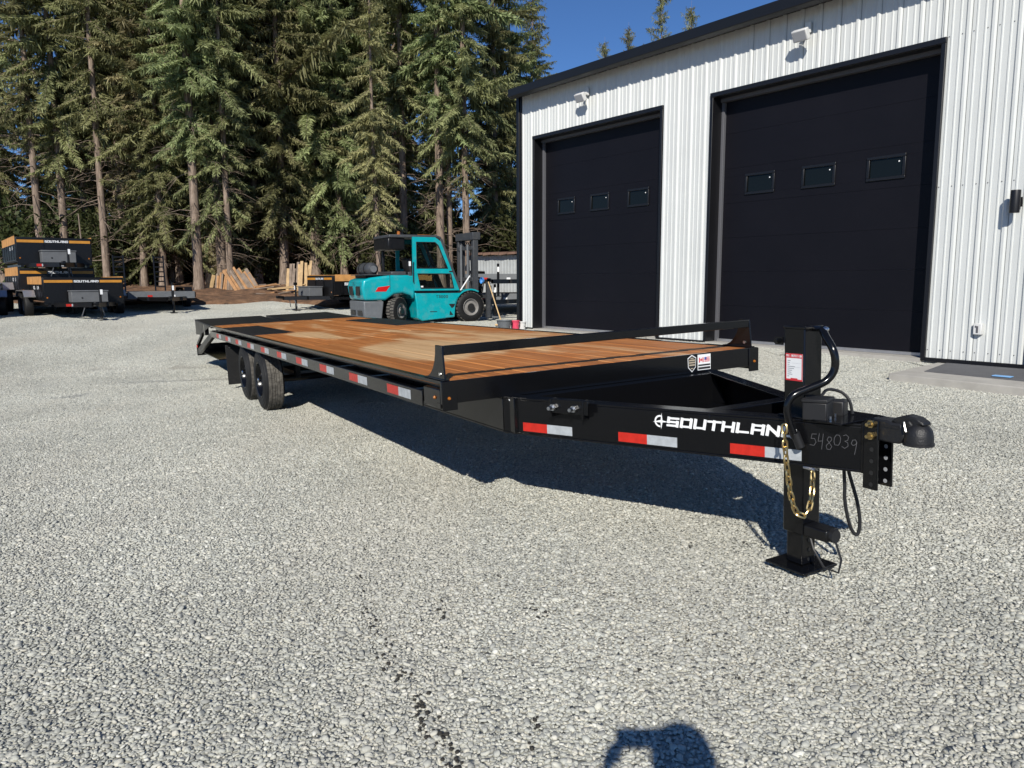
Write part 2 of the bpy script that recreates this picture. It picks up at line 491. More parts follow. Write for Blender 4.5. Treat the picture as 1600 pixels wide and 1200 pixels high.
def tree_mats():
    for nm, dark, light in (('needles', (0.088, 0.104, 0.045), (0.345, 0.37, 0.172)), ('needles_brown', (0.13, 0.115, 0.058), (0.38, 0.34, 0.18)), ('shrub_leaf', (0.022, 0.03, 0.010), (0.085, 0.095, 0.035)), ('yellow_leaf', (0.12, 0.11, 0.02), (0.38, 0.30, 0.05))):
        m = bpy.data.materials.new(nm)
        nt, N, L, p = nodes_of(m)
        at = N.new('ShaderNodeAttribute'); at.attribute_name = 'tint'
        oi = N.new('ShaderNodeObjectInfo')
        r = N.new('ShaderNodeValToRGB')
        r.color_ramp.elements[0].color = (*dark, 1); r.color_ramp.elements[1].color = (*light, 1)
        L.new(at.outputs['Fac'], r.inputs['Fac'])
        hs = N.new('ShaderNodeHueSaturation')
        a = N.new('ShaderNodeMapRange'); a.inputs['To Min'].default_value = 0.465; a.inputs['To Max'].default_value = 0.525
        v = N.new('ShaderNodeMapRange'); v.inputs['To Min'].default_value = 0.85; v.inputs['To Max'].default_value = 1.45
        L.new(oi.outputs['Random'], a.inputs['Value']); L.new(oi.outputs['Random'], v.inputs['Value'])
        L.new(a.outputs[0], hs.inputs['Hue']); L.new(v.outputs[0], hs.inputs['Value'])
        L.new(r.outputs[0], hs.inputs['Color'])
        L.new(hs.outputs[0], p.inputs['Base Color'])
        p.inputs['Roughness'].default_value = 0.6
        p.inputs['Specular IOR Level'].default_value = 0.25
        tl = N.new('ShaderNodeBsdfTranslucent'); L.new(hs.outputs[0], tl.inputs['Color'])
        mx = N.new('ShaderNodeMixShader'); mx.inputs[0].default_value = 0.34
        L.new(p.outputs[0], mx.inputs[1]); L.new(tl.outputs[0], mx.inputs[2])
        L.new(mx.outputs[0], N['Material Output'].inputs['Surface'])
        MAT[nm] = m
    m = bpy.data.materials.new('bark')
    nt, N, L, p = nodes_of(m)
    tc = N.new('ShaderNodeTexCoord')
    mp = N.new('ShaderNodeMapping'); mp.inputs['Scale'].default_value = (9, 9, 1.6)
    L.new(tc.outputs['Object'], mp.inputs['Vector'])
    no = N.new('ShaderNodeTexNoise'); no.inputs['Scale'].default_value = 1.3; no.inputs['Detail'].default_value = 8; no.inputs['Roughness'].default_value = 0.7
    L.new(mp.outputs[0], no.inputs['Vector'])
    r = N.new('ShaderNodeValToRGB'); e = r.color_ramp.elements
    e[0].position = 0.32; e[0].color = (0.07, 0.055, 0.043, 1)
    e[1].position = 0.7; e[1].color = (0.38, 0.30, 0.235, 1)
    e.new(0.5).color = (0.215, 0.16, 0.12, 1)
    L.new(no.outputs['Fac'], r.inputs['Fac']); L.new(r.outputs[0], p.inputs['Base Color'])
    b = N.new('ShaderNodeBump'); b.inputs['Strength'].default_value = 0.9; b.inputs['Distance'].default_value = 0.03
    L.new(no.outputs['Fac'], b.inputs['Height']); L.new(b.outputs['Normal'], p.inputs['Normal'])
    p.inputs['Roughness'].default_value = 0.9
    MAT['bark'] = m
tree_mats()

# ------------------------------------------------------------------ ground
PX, PY = 0.03783, 0.00298
def near_plane(x, y): return PX * x + PY * y
BE = np.array([0.2764, 18.0486]); BD = np.array([0.6027, -0.7979]); BN = np.array([0.7979, 0.6027])
BZ = 0.454
ctrl = []
for yy in (-4, -1, 2, 5, 8, 11):
    for xx in (-9, -6, -3, 0, 2.5, 5):
        if (np.array([xx, yy]) - BE) @ BN < -4.0 and not (xx > 3 and yy > 5): ctrl.append((xx, yy, near_plane(xx, yy)))
for t in (-0.5, 3, 6.5, 10.5):
    for dn in (-0.6, 3.0, 7.0):
        q = BE + BD * t + BN * dn
        ctrl.append((q[0], q[1], BZ - (0.04 if t < 8 else 0.10)))
ctrl += [(-6.0, 14.0, -0.16), (-3.5, 14.5, -0.05), (-12.85, 23, 0.48), (-16, 22, 0.5), (-9, 24, 0.46), (-1.1, 21, 0.44), (-2.8, 21, 0.46), (-6.7, 27, 0.50), (-12.5, 29, 0.62), (-20, 27, 0.62), (-4, 28, 0.5),
         (0, 24, 0.44), (-12, 34, 1.12), (-8, 34, 1.1), (-20, 35, 1.2), (-2, 36, 0.8), (4, 36, 0.8), (-30, 34, 1.2), (-14, 12, -0.15), (-22, 15, 0.1), (-11, 18, 0.1), (-30, 20, 0.4), (12, -2, 0.4), (16, 6, 0.5), (-20, 0, -0.4), (-35, 0, 0.0), (0, -20, -0.1), (20, -20, 0.3), (-30, -25, 0),
         (-40, 60, 1.6), (-15, 60, 1.5), (10, 60, 1.2), (40, 60, 1.2), (40, 20, 0.6), (45, -20, 0.5)]
C = np.array(ctrl, float)
def _U(r2): return np.where(r2 > 1e-9, 0.5 * r2 * np.log(np.maximum(r2, 1e-9)), 0.0)
def _fit():
    n = len(C)
    d2 = ((C[:, None, :2] - C[None, :, :2]) ** 2).sum(-1)
    A = np.zeros((n + 3, n + 3)); A[:n, :n] = _U(d2) + np.eye(n) * 0.02
    A[:n, n] = 1; A[:n, n + 1:] = C[:, :2]; A[n, :n] = 1; A[n + 1:, :n] = C[:, :2].T
    return np.linalg.solve(A, np.concatenate([C[:, 2], np.zeros(3)]))
_W = _fit()
def gzv(x, y):
    x = np.asarray(x, float); y = np.asarray(y, float)
    xc = np.clip(x, -45, 45); yc = np.clip(y, -28, 62)
    n = len(C)
    res = _W[n] + _W[n + 1] * xc + _W[n + 2] * yc
    for i in range(n): res = res + _W[i] * _U((xc - C[i, 0]) ** 2 + (yc - C[i, 1]) ** 2)
    return res
def gz(x, y): return float(gzv(np.array([x]), np.array([y]))[0])

def ground_sheet():
    xs = np.unique(np.concatenate([np.linspace(-16, 14, 76), np.linspace(-45, 45, 46), [-600, -300, -150, -90, -60, 60, 90, 150, 300, 600]]))
    ys = np.unique(np.concatenate([np.linspace(-4, 36, 101), np.linspace(-28, 62, 46), [-400, -200, -100, -50, 90, 150, 300, 700]]))
    X, Y = np.meshgrid(xs, ys)
    Z = gzv(X, Y)
    nx, ny = len(xs), len(ys)
    co = np.stack([X, Y, Z], -1).reshape(-1, 3)
    idx = np.arange(nx * ny).reshape(ny, nx)
    fs = np.stack([idx[:-1, :-1], idx[:-1, 1:], idx[1:, 1:], idx[1:, :-1]], -1).reshape(-1, 4)
    me = bpy.data.meshes.new('gravel_yard')
    me.from_pydata(co.tolist(), [], fs.tolist())
    me.materials.append(MAT['gravel_ground'])
    me.polygons.foreach_set('use_smooth', [True] * len(me.polygons))
    o = link_mesh('gravel_yard', me)
    tag(o, 'wide pale grey gravel yard', None, None, 'structure')
    # forest floor: a bank of brown soil and needles with an uneven front edge
    rnd = random.Random(4)
    vs = []; fs = []
    xs = np.linspace(-60, 40, 201)
    rows = 40
    for j in range(rows):
        t = j / (rows - 1)
        for x in xs:
            front = 28.8 + 0.10 * abs(x + 10) + 1.0 * math.sin(x * 0.45) + 0.5 * math.sin(x * 1.3 + 1) + 0.25 * math.sin(x * 3.1)
            if x > -5: front += (x + 5) * 0.9
            y = front + (t ** 1.8) * 70
            z = gz(x, min(y, 62)) + 0.02 + min(1, j * 0.25) * (0.10 + 0.10 * math.sin(x * 1.7 + y * 0.9) * math.sin(y * 1.3 - x * 0.6) + rnd.uniform(-0.04, 0.06))
            if j == 0: z -= 0.06
            vs.append((x, y, z))
    n = len(xs)
    for j in range(rows - 1):
        for i in range(n - 1):
            fs.append((j * n + i, j * n + i + 1, (j + 1) * n + i + 1, (j + 1) * n + i))
    me = bpy.data.meshes.new('forest_floor')
    me.from_pydata(vs, [], fs)
    me.materials.append(MAT['forest_soil'])
    me.polygons.foreach_set('use_smooth', [True] * len(me.polygons))
    tag(link_mesh('forest_floor', me), 'brown bank of soil, needles and bark at the wood edge', None, None, 'structure')
ground_sheet()

def gravel_stones():
    rng = np.random.default_rng(7)
    bm = bmesh.new()
    bmesh.ops.create_icosphere(bm, subdivisions=2, radius=1.0)
    bv = np.array([v.co[:] for v in bm.verts]); bf = np.array([[v.index for v in f.verts] for f in bm.faces]); bm.free()
    S = 1.55
    cell = 0.0150
    SE = S + 0.035
    k = int(SE / cell)
    gx, gy = np.meshgrid((np.arange(k) + .5) / k * SE - SE / 2, (np.arange(k) + .5) / k * SE - SE / 2)
    px = gx.ravel() + rng.uniform(-.5, .5, k * k) * cell * 1.1
    py = gy.ravel() + rng.uniform(-.5, .5, k * k) * cell * 1.1
    n = len(px)
    size = np.exp(rng.normal(np.log(0.0076), 0.34, n)).clip(0.004, 0.020)
    ax = np.stack([size * rng.uniform(1.0, 1.5, n), size * rng.uniform(0.75, 1.05, n), size * rng.uniform(0.40, 0.72, n)], -1)
    a = rng.uniform(0, 2 * np.pi, n); tx = rng.normal(0, 0.28, n); ty = rng.normal(0, 0.28, n)
    nb = len(bv)
    # several lumpy base shapes
    shapes = []
    for s in range(14):
        d = np.ones(nb)
        for q in range(5):
            dr = rng.normal(size=3); dr /= np.linalg.norm(dr)
            t = bv @ dr
            c = rng.uniform(0.45, 0.8)
            d = np.where(t > c, d * (c / np.maximum(t, 1e-3)) ** 0.85, d)
        shapes.append(bv * d[:, None])
    shapes = np.array(shapes)[rng.integers(0, 14, n)]
    V = shapes * ax[:, None, :]
    ca, sa = np.cos(a)[:, None], np.sin(a)[:, None]
    cx, sx = np.cos(tx)[:, None], np.sin(tx)[:, None]
    cy, sy = np.cos(ty)[:, None], np.sin(ty)[:, None]
    x, y, z = V[..., 0], V[..., 1], V[..., 2]
    y, z = y * cx - z * sx, y * sx + z * cx
    x, z = x * cy + z * sy, -x * sy + z * cy
    x, y = x * ca - y * sa, x * sa + y * ca
    pz = rng.uniform(0.000, 0.0065, n)
    V = np.stack([x + px[:, None], y + py[:, None], z + pz[:, None]], -1).reshape(-1, 3)
    F = (bf[None] + (np.arange(n) * nb)[:, None, None]).reshape(-1, 3)
    me = bpy.data.meshes.new('gravel_stones')
    me.vertices.add(len(V)); me.vertices.foreach_set('co', V.ravel())
    me.loops.add(F.size); me.loops.foreach_set('vertex_index', F.ravel())
    me.polygons.add(len(F)); me.polygons.foreach_set('loop_start', np.arange(0, F.size, 3))
    me.polygons.foreach_set('use_smooth', np.ones(len(F), bool))
    me.update()
    at = me.attributes.new('tint', 'FLOAT', 'POINT')
    at.data.foreach_set('value', np.repeat(rng.uniform(0, 1, n), nb).astype(np.float32))
    me.materials.append(MAT['gravel_stone'])
    o = link_mesh('gravel_stones', me)
    tag(o, 'loose grey gravel stones covering the near yard', 'gravel', None, 'stuff')
    NX, NY = 22, 19
    o.location = (-5.2, 0.9 + NY * S / 2, 0.0)
    ng = bpy.data.node_groups.new('scatter_patches', 'GeometryNodeTree')
    ng.interface.new_socket('Geometry', in_out='INPUT', socket_type='NodeSocketGeometry')
    ng.interface.new_socket('Geometry', in_out='OUTPUT', socket_type='NodeSocketGeometry')
    N, L = ng.nodes, ng.links
    gi = N.new('NodeGroupInput'); go = N.new('NodeGroupOutput')
    gr = N.new('GeometryNodeMeshGrid')
    gr.inputs['Size X'].default_value = (NX - 1) * S; gr.inputs['Size Y'].default_value = (NY - 1) * S
    gr.inputs['Vertices X'].default_value = NX; gr.inputs['Vertices Y'].default_value = NY
    ip = N.new('GeometryNodeInstanceOnPoints')
    oi = N.new('GeometryNodeObjectInfo'); oi.transform_space = 'RELATIVE'; oi.inputs['Object'].default_value = bpy.data.objects['gravel_yard']
    ps = N.new('GeometryNodeInputPosition')
    ad = N.new('ShaderNodeVectorMath'); ad.operation = 'ADD'; ad.inputs[1].default_value = (0, 0, 20)
    L.new(ps.outputs[0], ad.inputs[0])
    rc = N.new('GeometryNodeRaycast'); rc.data_type = 'FLOAT'
    rc.inputs['Ray Direction'].default_value = (0, 0, -1); rc.inputs['Ray Length'].default_value = 60
    L.new(oi.outputs['Geometry'], rc.inputs[0]); L.new(ad.outputs[0], rc.inputs['Source Position'])
    sp = N.new('GeometryNodeSetPosition')
    L.new(gr.outputs['Mesh'], sp.inputs['Geometry']); L.new(rc.outputs['Hit Position'], sp.inputs['Position'])
    cn = N.new('GeometryNodeCaptureAttribute'); cn.capture_items.new('VECTOR', 'nrm')
    L.new(gr.outputs['Mesh'], cn.inputs['Geometry']); L.new(rc.outputs['Hit Normal'], cn.inputs['nrm'])
    L.new(cn.outputs['Geometry'], sp.inputs['Geometry'])
    L.new(sp.outputs[0], ip.inputs['Points'])
    L.new(gi.outputs[0], ip.inputs['Instance'])
    ri = N.new('FunctionNodeRandomValue'); ri.data_type = 'INT'
    mn = [s for s in ri.inputs if s.name == 'Min' and s.enabled]; mx = [s for s in ri.inputs if s.name == 'Max' and s.enabled]
    mn[0].default_value = 0; mx[0].default_value = 3
    mu = N.new('ShaderNodeMath'); mu.operation = 'MULTIPLY'; mu.inputs[1].default_value = math.pi / 2
    ro = [s for s in ri.outputs if s.enabled][0]
    L.new(ro, mu.inputs[0])
    cb = N.new('ShaderNodeCombineXYZ'); L.new(mu.outputs[0], cb.inputs['Z'])
    er = N.new('FunctionNodeEulerToRotation'); L.new(cb.outputs[0], er.inputs[0])
    al = N.new('FunctionNodeAlignRotationToVector'); al.axis = 'Z'
    L.new(er.outputs[0], al.inputs['Rotation']); L.new(cn.outputs['nrm'], al.inputs['Vector'])
    L.new(al.outputs[0], ip.inputs['Rotation'])
    L.new(ip.outputs[0], go.inputs[0])
    md = o.modifiers.new('scatter', 'NODES'); md.node_group = ng
gravel_stones()

# ------------------------------------------------------------------ lettering made of strokes
GLY = {
 'S': [[(1, 1), (0, 1), (0, .5), (1, .5), (1, 0), (0, 0)]],
 'O': [[(0, 0), (0, 1), (1, 1), (1, 0), (0, 0)]],
 'U': [[(0, 1), (0, 0), (1, 0), (1, 1)]],
 'T': [[(-.08, 1), (1.08, 1)], [(.5, 1), (.5, 0)]],
 'H': [[(0, 0), (0, 1)], [(1, 0), (1, 1)], [(0, .5), (1, .5)]],
 'L': [[(0, 1), (0, 0), (1, 0)]],
 'A': [[(0, 0), (0, 1), (1, 1), (1, 0)], [(0, .42), (1, .42)]],
 'N': [[(0, 0), (0, 1), (1, 0), (1, 1)]],
 'D': [[(0, 0), (0, 1), (.8, 1), (1, .75), (1, .25), (.8, 0), (0, 0)]],
 'M': [[(0, 0), (0, 1), (.5, .45), (1, 1), (1, 0)]],
 'I': [[(.5, 0), (.5, 1)]],
 'E': [[(1, 1), (0, 1), (0, 0), (1, 0)], [(0, .5), (.85, .5)]],
 'C': [[(1, 1), (0, 1), (0, 0), (1, 0)]],
 'P': [[(0, 0), (0, 1), (1, 1), (1, .5), (0, .5)]],
 '0': [[(.2, 0), (0, .3), (0, .7), (.25, 1), (.75, 1), (1, .7), (1, .3), (.8, 0), (.2, 0)]],
 '1': [[(.2, .8), (.6, 1), (.6, 0)]],
 '3': [[(.05, .9), (.5, 1), (.95, .85), (.85, .58), (.4, .5), (.9, .4), (1, .15), (.5, -.05), (0, .08)]],
 '4': [[(.1, 1), (0, .45), (.8, .5)], [(.75, 1), (.7, -.1)]],
 '5': [[(.95, 1), (.2, .98), (.12, .58), (.7, .6), (1, .3), (.7, 0), (0, .03)]],
 '7': [[(0, 1), (1, 1), (.55, .5), (.5, 0)]],
 '8': [[(.5, .55), (.1, .75), (.3, 1), (.7, 1), (.85, .78), (.5, .55), (.05, .28), (.25, 0), (.75, 0), (.98, .25), (.5, .55)]],
 '9': [[(.95, .75), (.7, 1), (.25, .95), (.1, .65), (.4, .5), (.8, .6), (.95, .8), (.9, .3), (.8, -.25)]],
 'R': [[(0, 0), (0, 1), (1, 1), (1, .5), (0, .5)], [(.45, .5), (1, 0)]],
}
def text_mesh(txt, origin, ax, up, h, wl, gap, th, shear=0.0, nrm=None, off=0.002, jit=0.0, seed=1, square=True, thh=0.68):
    """flat stroke letters: origin lower left, ax/up unit directions"""
    mb = MB(); O = Vector(origin); ax = Vector(ax); up = Vector(up); nv = Vector(nrm) if nrm else ax.cross(up)
    rnd = random.Random(seed)
    x = 0.0; lay = 0
    for ch in txt:
        if ch in GLY:
            oy = rnd.uniform(-jit, jit) * h; k = 1 + rnd.uniform(-jit, jit)
            for st in GLY[ch]:
                pts = [Vector((x + (th / 2 + px * (wl - th)) + (th / 2 + py * (h - th)) * shear, oy + th / 2 + py * (h - th) * k)) for px, py in st]
                for i in range(len(pts) - 1):
                    a, b = pts[i], pts[i + 1]
                    d = (b - a)
                    if d.length < 1e-6: continue
                    d = d.normalized(); nn = Vector((-d.y, d.x)) * th / 2
                    tt = th * (thh if abs(d.x) > 0.9 else 1.0)
                    nn = Vector((-d.y, d.x)) * tt / 2
                    e = d * th / 2 * (1.0 if square else 0.4)
                    lay += 1
                    z = off + (lay % 5) * 0.00012
                    q = [a - e - nn, b + e - nn, b + e + nn, a - e + nn]
                    mb.quad(*[O + ax * c.x + up * c.y + nv * z for c in q])
        x += wl + gap
    return mb

def emblem(mb, O, ax, up, nv, s):
    O, ax, up, nv = map(Vector, (O, ax, up, nv))
    P = lambda x, y, z=0.002: O + ax * x * s + up * y * s + nv * z
    # arc of the ring, open to the right, and an arrow through it
    pts = [(0.5 + 0.46 * math.cos(a), 0.5 + 0.46 * math.sin(a)) for a in [math.radians(80 + i * 16) for i in range(13)]]
    pin = [(0.5 + 0.33 * math.cos(a), 0.5 + 0.33 * math.sin(a)) for a in [math.radians(80 + i * 16) for i in range(13)]]
    for i in range(12):
        mb.quad(P(*pts[i]), P(*pin[i]), P(*pin[i + 1]), P(*pts[i + 1]))
    mb.quad(P(0.62, 1.12, .0023), P(0.52, .5, .0023), P(0.58, -.1, .0023), P(0.70, .5, .0023))
    mb.quad(P(-0.1, .42, .0026), P(0.55, .60, .0026), P(1.15, .48, .0026), P(0.55, .40, .0026))

# ------------------------------------------------------------------ the deck-over trailer
TO = Vector((-0.4278736, 4.5531972, -0.6112630 + CZ))
TU = Vector((-0.4852992, 0.8742062, -0.0157554)); TV = Vector((0.8735305, 0.4855458, 0.0344938)); TW = Vector((-0.0378046, -0.0029770, 0.9992807))
ZD = 0.965
W = 2.64
def main_trailer():
    t = empty('flatbed_trailer')
    mw = Matrix((TV, TU, TW)).transposed().to_4x4()
    mw.translation = TO - TW * ZD
    t.matrix_world = mw
    tag(t, 'long black deck-over flatbed trailer with stained wood deck parked on the gravel', 'trailer')
    BP = 'black_paint'
    # ---- deck boards, cut round the wheel plates
    rnd = random.Random(11)
    nb = 18
    x0, x1 = 0.062, W - 0.062
    bw = (x1 - x0) / nb
    PL0, PL1 = 6.15, 8.65
    for i in range(nb):
        a = x0 + i * bw; b = a + bw - 0.0055
        cx = (a + b) / 2
        dz = rnd.uniform(-0.0025, 0.0025)
        spans = [(0.022, 9.72)]
        if cx < 0.60 or cx > W - 0.60: spans = [(0.022, PL0 - 0.004), (PL1 + 0.004, 9.72)]
        for (ya, yb) in spans:
            segs = [(ya, yb)]
            if yb - ya > 5:
                c = rnd.choice((3.66, 4.88, 4.27)); segs = [(ya, c - 0.002), (c + 0.002, yb)]
            for (p, q) in segs:
                dz2 = dz + rnd.uniform(-0.0015, 0.0015)
                mb = MB().box(a, b, p, q, ZD - 0.038, ZD + dz2)
                mb.build('deck_board', 'deck_wood', t, bevel=0.003, seg=1)
    # steel plates over the wheels
    for (a, b) in ((0.03, 0.598), (W - 0.598, W - 0.03)):
        MB().box(a, b, PL0, PL1, ZD - 0.006, ZD + 0.006).build('wheel_cover_plate', 'tread_plate', t, bevel=0.003, seg=1)
    # ---- front beam, side channels, cross members
    fb = MB().box(0.0, W, -0.005, 0.018, ZD - 0.135, ZD + 0.004)
    fb.box(0.0, W, 0.018, 0.075, ZD - 0.135, ZD - 0.125)
    fb.build('front_beam', BP, t, bevel=0.003)
    for s in (0, 1):
        X = lambda x: x if s == 0 else W - x
        lo, hi = sorted((X(0.0), X(0.10)))
        MB().box(lo, hi, -0.012, -0.006, ZD - 0.175, ZD + 0.003).build('corner_plate', BP, t, bevel=0.002)
        lo, hi = sorted((X(0.034), X(0.058)))
        lo, hi = sorted((X(0.012), X(0.059)))
        sc = MB().box(lo, hi, 0.019, 9.75, ZD - 0.016, ZD + 0.003)
        lo2, hi2 = sorted((X(0.085), X(0.095)))
        sc.box(lo2, hi2, 0.08, 9.70, ZD - 0.1405, ZD - 0.0385)
        lo3, hi3 = sorted((X(0.0075), X(0.0849)))
        sc.box(lo3, hi3, 0.31, 9.70, ZD - 0.150, ZD - 0.140)  # bottom plate added to block light slipping through the rail gap
        sc.build('side_channel', BP, t)
        lo, hi = sorted((X(-0.004), X(0.007)))
        MB().box(lo, hi, 0.30, 9.72, ZD - 0.182, ZD - 0.080).build('rub_rail', 'black_paint', t, bevel=0.003)
        # end light guard at the front corner
        lo, hi = sorted((X(0.0), X(0.034)))
        MB().box(lo, hi, 0.02, 0.28, ZD - 0.165, ZD - 0.045).build('light_guard', BP, t, bevel=0.006)
        for yy in (0.10,):
            MB().lathe([(0.0, 0.012), (0.007, 0.010), (0.010, 0.005), (0.011, 0.0)], (X(-0.001), yy, ZD - 0.10), (-1 if s == 0 else 1, 0, 0), 12).build('marker_light', 'amber', t, smooth=True)
        MB().lathe([(0.0, 0.012), (0.007, 0.010), (0.010, 0.005), (0.011, 0.0)], (X(0.045), -0.012, ZD - 0.10), (0, -1, 0), 12).build('marker_light', 'amber', t, smooth=True)
        # stake pockets between channel and rub rail
        for k in range(11):
            y = 0.40 + k * 0.894
            lo, hi = sorted((X(0.0072), X(0.0845)))
            MB().box(lo, hi, y, y + 0.07, ZD - 0.1395, ZD - 0.084).build('stake_pocket', BP, t)
    cm = None
    for k in range(24):
        y = 0.30 + k * 0.4
        MB().box(0.097, W - 0.097, y, y + 0.05, ZD - 0.118, ZD - 0.042).build('cross_member', BP, t)
    # ---- reflective tape on the rub rails
    for k in range(10):
        ya = 0.495 + k * 0.894
        hl = 0.225
        for s in (0, 1):
            X = lambda x: x if s == 0 else W - x
            q = X(-0.0065)
            MB().box(min(q, q + 0.001), max(q, q + 0.001), ya, ya + hl, ZD - 0.16, ZD - 0.098).build('reflector_silver', 'tape_silver', t)
            MB().box(min(q, q + 0.001), max(q, q + 0.001), ya + hl, ya + 2 * hl, ZD - 0.16, ZD - 0.098).build('reflector_red', 'tape_red', t)
    # ---- head bar
    for s in (0, 1):
        X = 0.035 if s == 0 else W - 0.047
        prof = [(0.020, 0.005), (0.300, 0.005), (0.235, 0.035), (0.195, 0.070), (0.165, 0.115), (0.148, 0.165), (0.140, 0.217), (0.042, 0.217)]
        MB().prism([(X, y, ZD + z) for y, z in prof], (0.012, 0, 0)).build('head_bar_bracket', BP, t, bevel=0.002)
        MB().box(min(X - 0.01, X + 0.03), max(X - 0.01, X + 0.03), 0.01, 0.31, ZD + 0.0045, ZD + 0.012).build('bracket_foot', BP, t, bevel=0.002)
        sgn = -1 if s == 0 else -1
        MB().cyl((X - 0.006, 0.085, ZD + 0.04), (X + 0.018, 0.085, ZD + 0.04), 0.012, n=8).build('bolt', 'zinc', t, smooth=True)
    MB().box(0.048, W - 0.048, 0.040, 0.078, ZD + 0.157, ZD + 0.215).build('head_bar', BP, t, bevel=0.004)
    # ---- main rails and tongue
    ZT, ZB = 0.834, 0.602
    def ibeam(p0, p1, name, near):
        """near = sign of the outer side; the outer face is boxed flat"""
        p0, p1 = Vector(p0), Vector(p1)
        d = (p1 - p0).normalized(); sd = Vector((d.y, -d.x, 0)) * near
        mb = MB()
        zc = (ZT + ZB) / 2
        L2 = (p1 - p0) / 2; c = (p0 + p1) / 2
        mb.obox(c + sd * -0.006 + Vector((0, 0, zc)), L2, sd * 0.006, Vector((0, 0, (ZT - ZB) / 2 - 0.0135)))
        for z in (ZT - 0.0065, ZB + 0.0065):
            mb.obox(c + sd * -0.05 + Vector((0, 0, z)), L2, sd * 0.0505, Vector((0, 0, 0.0065)))
        return mb.build(name, BP, t, bevel=0.003)
    XN, XF = 0.42, W - 0.42
    ibeam((XN, 0.012, 0), (XN, 9.6, 0), 'main_rail', -1)
    ibeam((XF, 0.012, 0), (XF, 9.6, 0), 'main_rail', 1)
    YE = -1.93
    NE, FE = 1.270, W - 1.270
    ibeam((XN, 0.0, 0), (NE, YE, 0), 'tongue_beam', 1)
    ibeam((XF, 0.0, 0), (FE, YE, 0), 'tongue_beam', -1)
    MB().box(XN + 0.02, XF - 0.02, -0.10, 0.015, ZB + 0.01, ZT - 0.0042).build('tongue_header', BP, t, bevel=0.003)
    MB().prism([(XN + 0.10, -0.10, ZB + 0.014), (XF - 0.10, -0.10, ZB + 0.014), (XF - 0.60, -1.20, ZB + 0.014), (XN + 0.60, -1.20, ZB + 0.014)], (0, 0, 0.005)).build('tongue_tray', BP, t)
    # welded gusset in the far inner corner
    MB().prism([(XF - 0.14, -0.10, ZB + 0.02), (XF - 0.13, -0.22, ZB + 0.02), (XF - 0.13, -0.10, ZT - 0.02)], (0.012, 0, 0)).build('gusset', BP, t)
    # tongue cross tie and plate near the nose
    yk = -1.20
    xa = XN + (NE - XN) * yk / YE; xb = XF + (FE - XF) * yk / YE
    MB().box(xa + 0.02, xb - 0.02, yk - 0.05, yk + 0.05, ZT - 0.11, ZT - 0.002).build('tongue_tie', BP, t, bevel=0.003)
    MB().box(1.16, W - 1.16, YE + 0.03, YE + 0.40, ZT + 0.001, ZT + 0.009).build('tongue_plate', BP, t, bevel=0.002)
    MB().box(NE - 0.006, FE + 0.006, YE - 0.010, YE + 0.002, ZB, ZT + 0.009).build('nose_plate', BP, t, bevel=0.002)
    # tongue near side face lettering and tape
    td = Vector((NE - XN, YE, 0)).normalized()
    tn = Vector((td.y, -td.x, 0))           # outward, towards the near side
    if tn.x > 0: tn = -tn
    def on_face(s, z, off=0.0): return Vector((XN, 0, 0)) + td * s + Vector((0, 0, z)) + tn * off
    for s0 in (0.149, 0.820, 1.475):
        for k, (nm, mm) in enumerate((('reflector_red', 'tape_red'), ('reflector_silver', 'tape_silver'))):
            c = on_face(s0 + 0.09 + k * 0.18, 0.6545, 0.0011)
            MB().obox(c, td * 0.0899, tn * 0.0006, Vector((0, 0, 0.027))).build(nm, mm, t)
    lg = text_mesh('SOUTHLAND', on_face(1.118, 0.738), td, (0, 0, 1), 0.056, 0.0695, 0.0075, 0.0165, 0.16, tn, 0.002)
    emblem(lg, on_face(1.045, 0.728), td, (0, 0, 1), tn, 0.074)
    lg.build('brand_lettering', 'decal_white', t)
    text_mesh('548039', on_face(1.872, 0.712), td, (0, 0, 1), 0.062, 0.030, 0.0065, 0.0022, 0.08, tn, 0.0015, jit=0.22, seed=9, square=False, thh=1.0).build('handwritten_number', 'marker_grey', t)
    # spare carrier bracket with two bolts on the near beam
    for k, s0 in enumerate((0.365,)):
        mb = MB()
        c = on_face(0.52, 0.812, 0.05)
        mb.obox(c, td * 0.135, tn * 0.006, Vector((0, 0, 0.042)))
        mb.obox(on_face(0.40, 0.80, 0.03), td * 0.006, tn * 0.03, Vector((0, 0, 0.055)))
        mb.obox(on_face(0.62, 0.80, 0.03), td * 0.006, tn * 0.03, Vector((0, 0, 0.055)))
        mb.prism([on_face(0.405, 0.745, 0.004), on_face(0.405, 0.80, 0.052), on_face(0.405, 0.80, 0.004)], td * 0.008)
        mb.prism([on_face(0.615, 0.735, 0.004), on_face(0.615, 0.80, 0.052), on_face(0.615, 0.80, 0.004)], td * 0.008)
        mb.build('spare_carrier', BP, t, bevel=0.002)
        for s1 in (0.42, 0.565):
            a = on_face(s1, 0.805, 0.057)
            bm_ = MB().cyl(a, a + tn * 0.018, 0.021, n=6).cyl(a + tn * 0.018, a + tn * 0.055, 0.0115, n=10)
            bm_.build('bolt', 'zinc', t, smooth=True)
    # white scribble near the kink
    sc = MB()
    for (a, b, z) in ((0.045, 0.060, 0.815), (0.062, 0.075, 0.803), (0.080, 0.090, 0.790)):
        sc.quad(on_face(a, z, 0.0015), on_face(b, z - 0.012, 0.0015), on_face(b, z - 0.004, 0.0015), on_face(a, z + 0.008, 0.0015))
    sc.build('paint_mark', 'decal_white', t)
    # ---- stickers on the front beam
    yb = -0.0075
    def sticker(nm, m, x0, x1, z0, z1, y):
        return MB().box(x0, x1, y, y + 0.0008, z0, z1).build(nm, m, t)
    st = sticker('flag_sticker', 'decal_white', 2.03, 2.155, ZD - 0.118, ZD - 0.004, yb)
    f = MB(); yq = yb - 0.0010
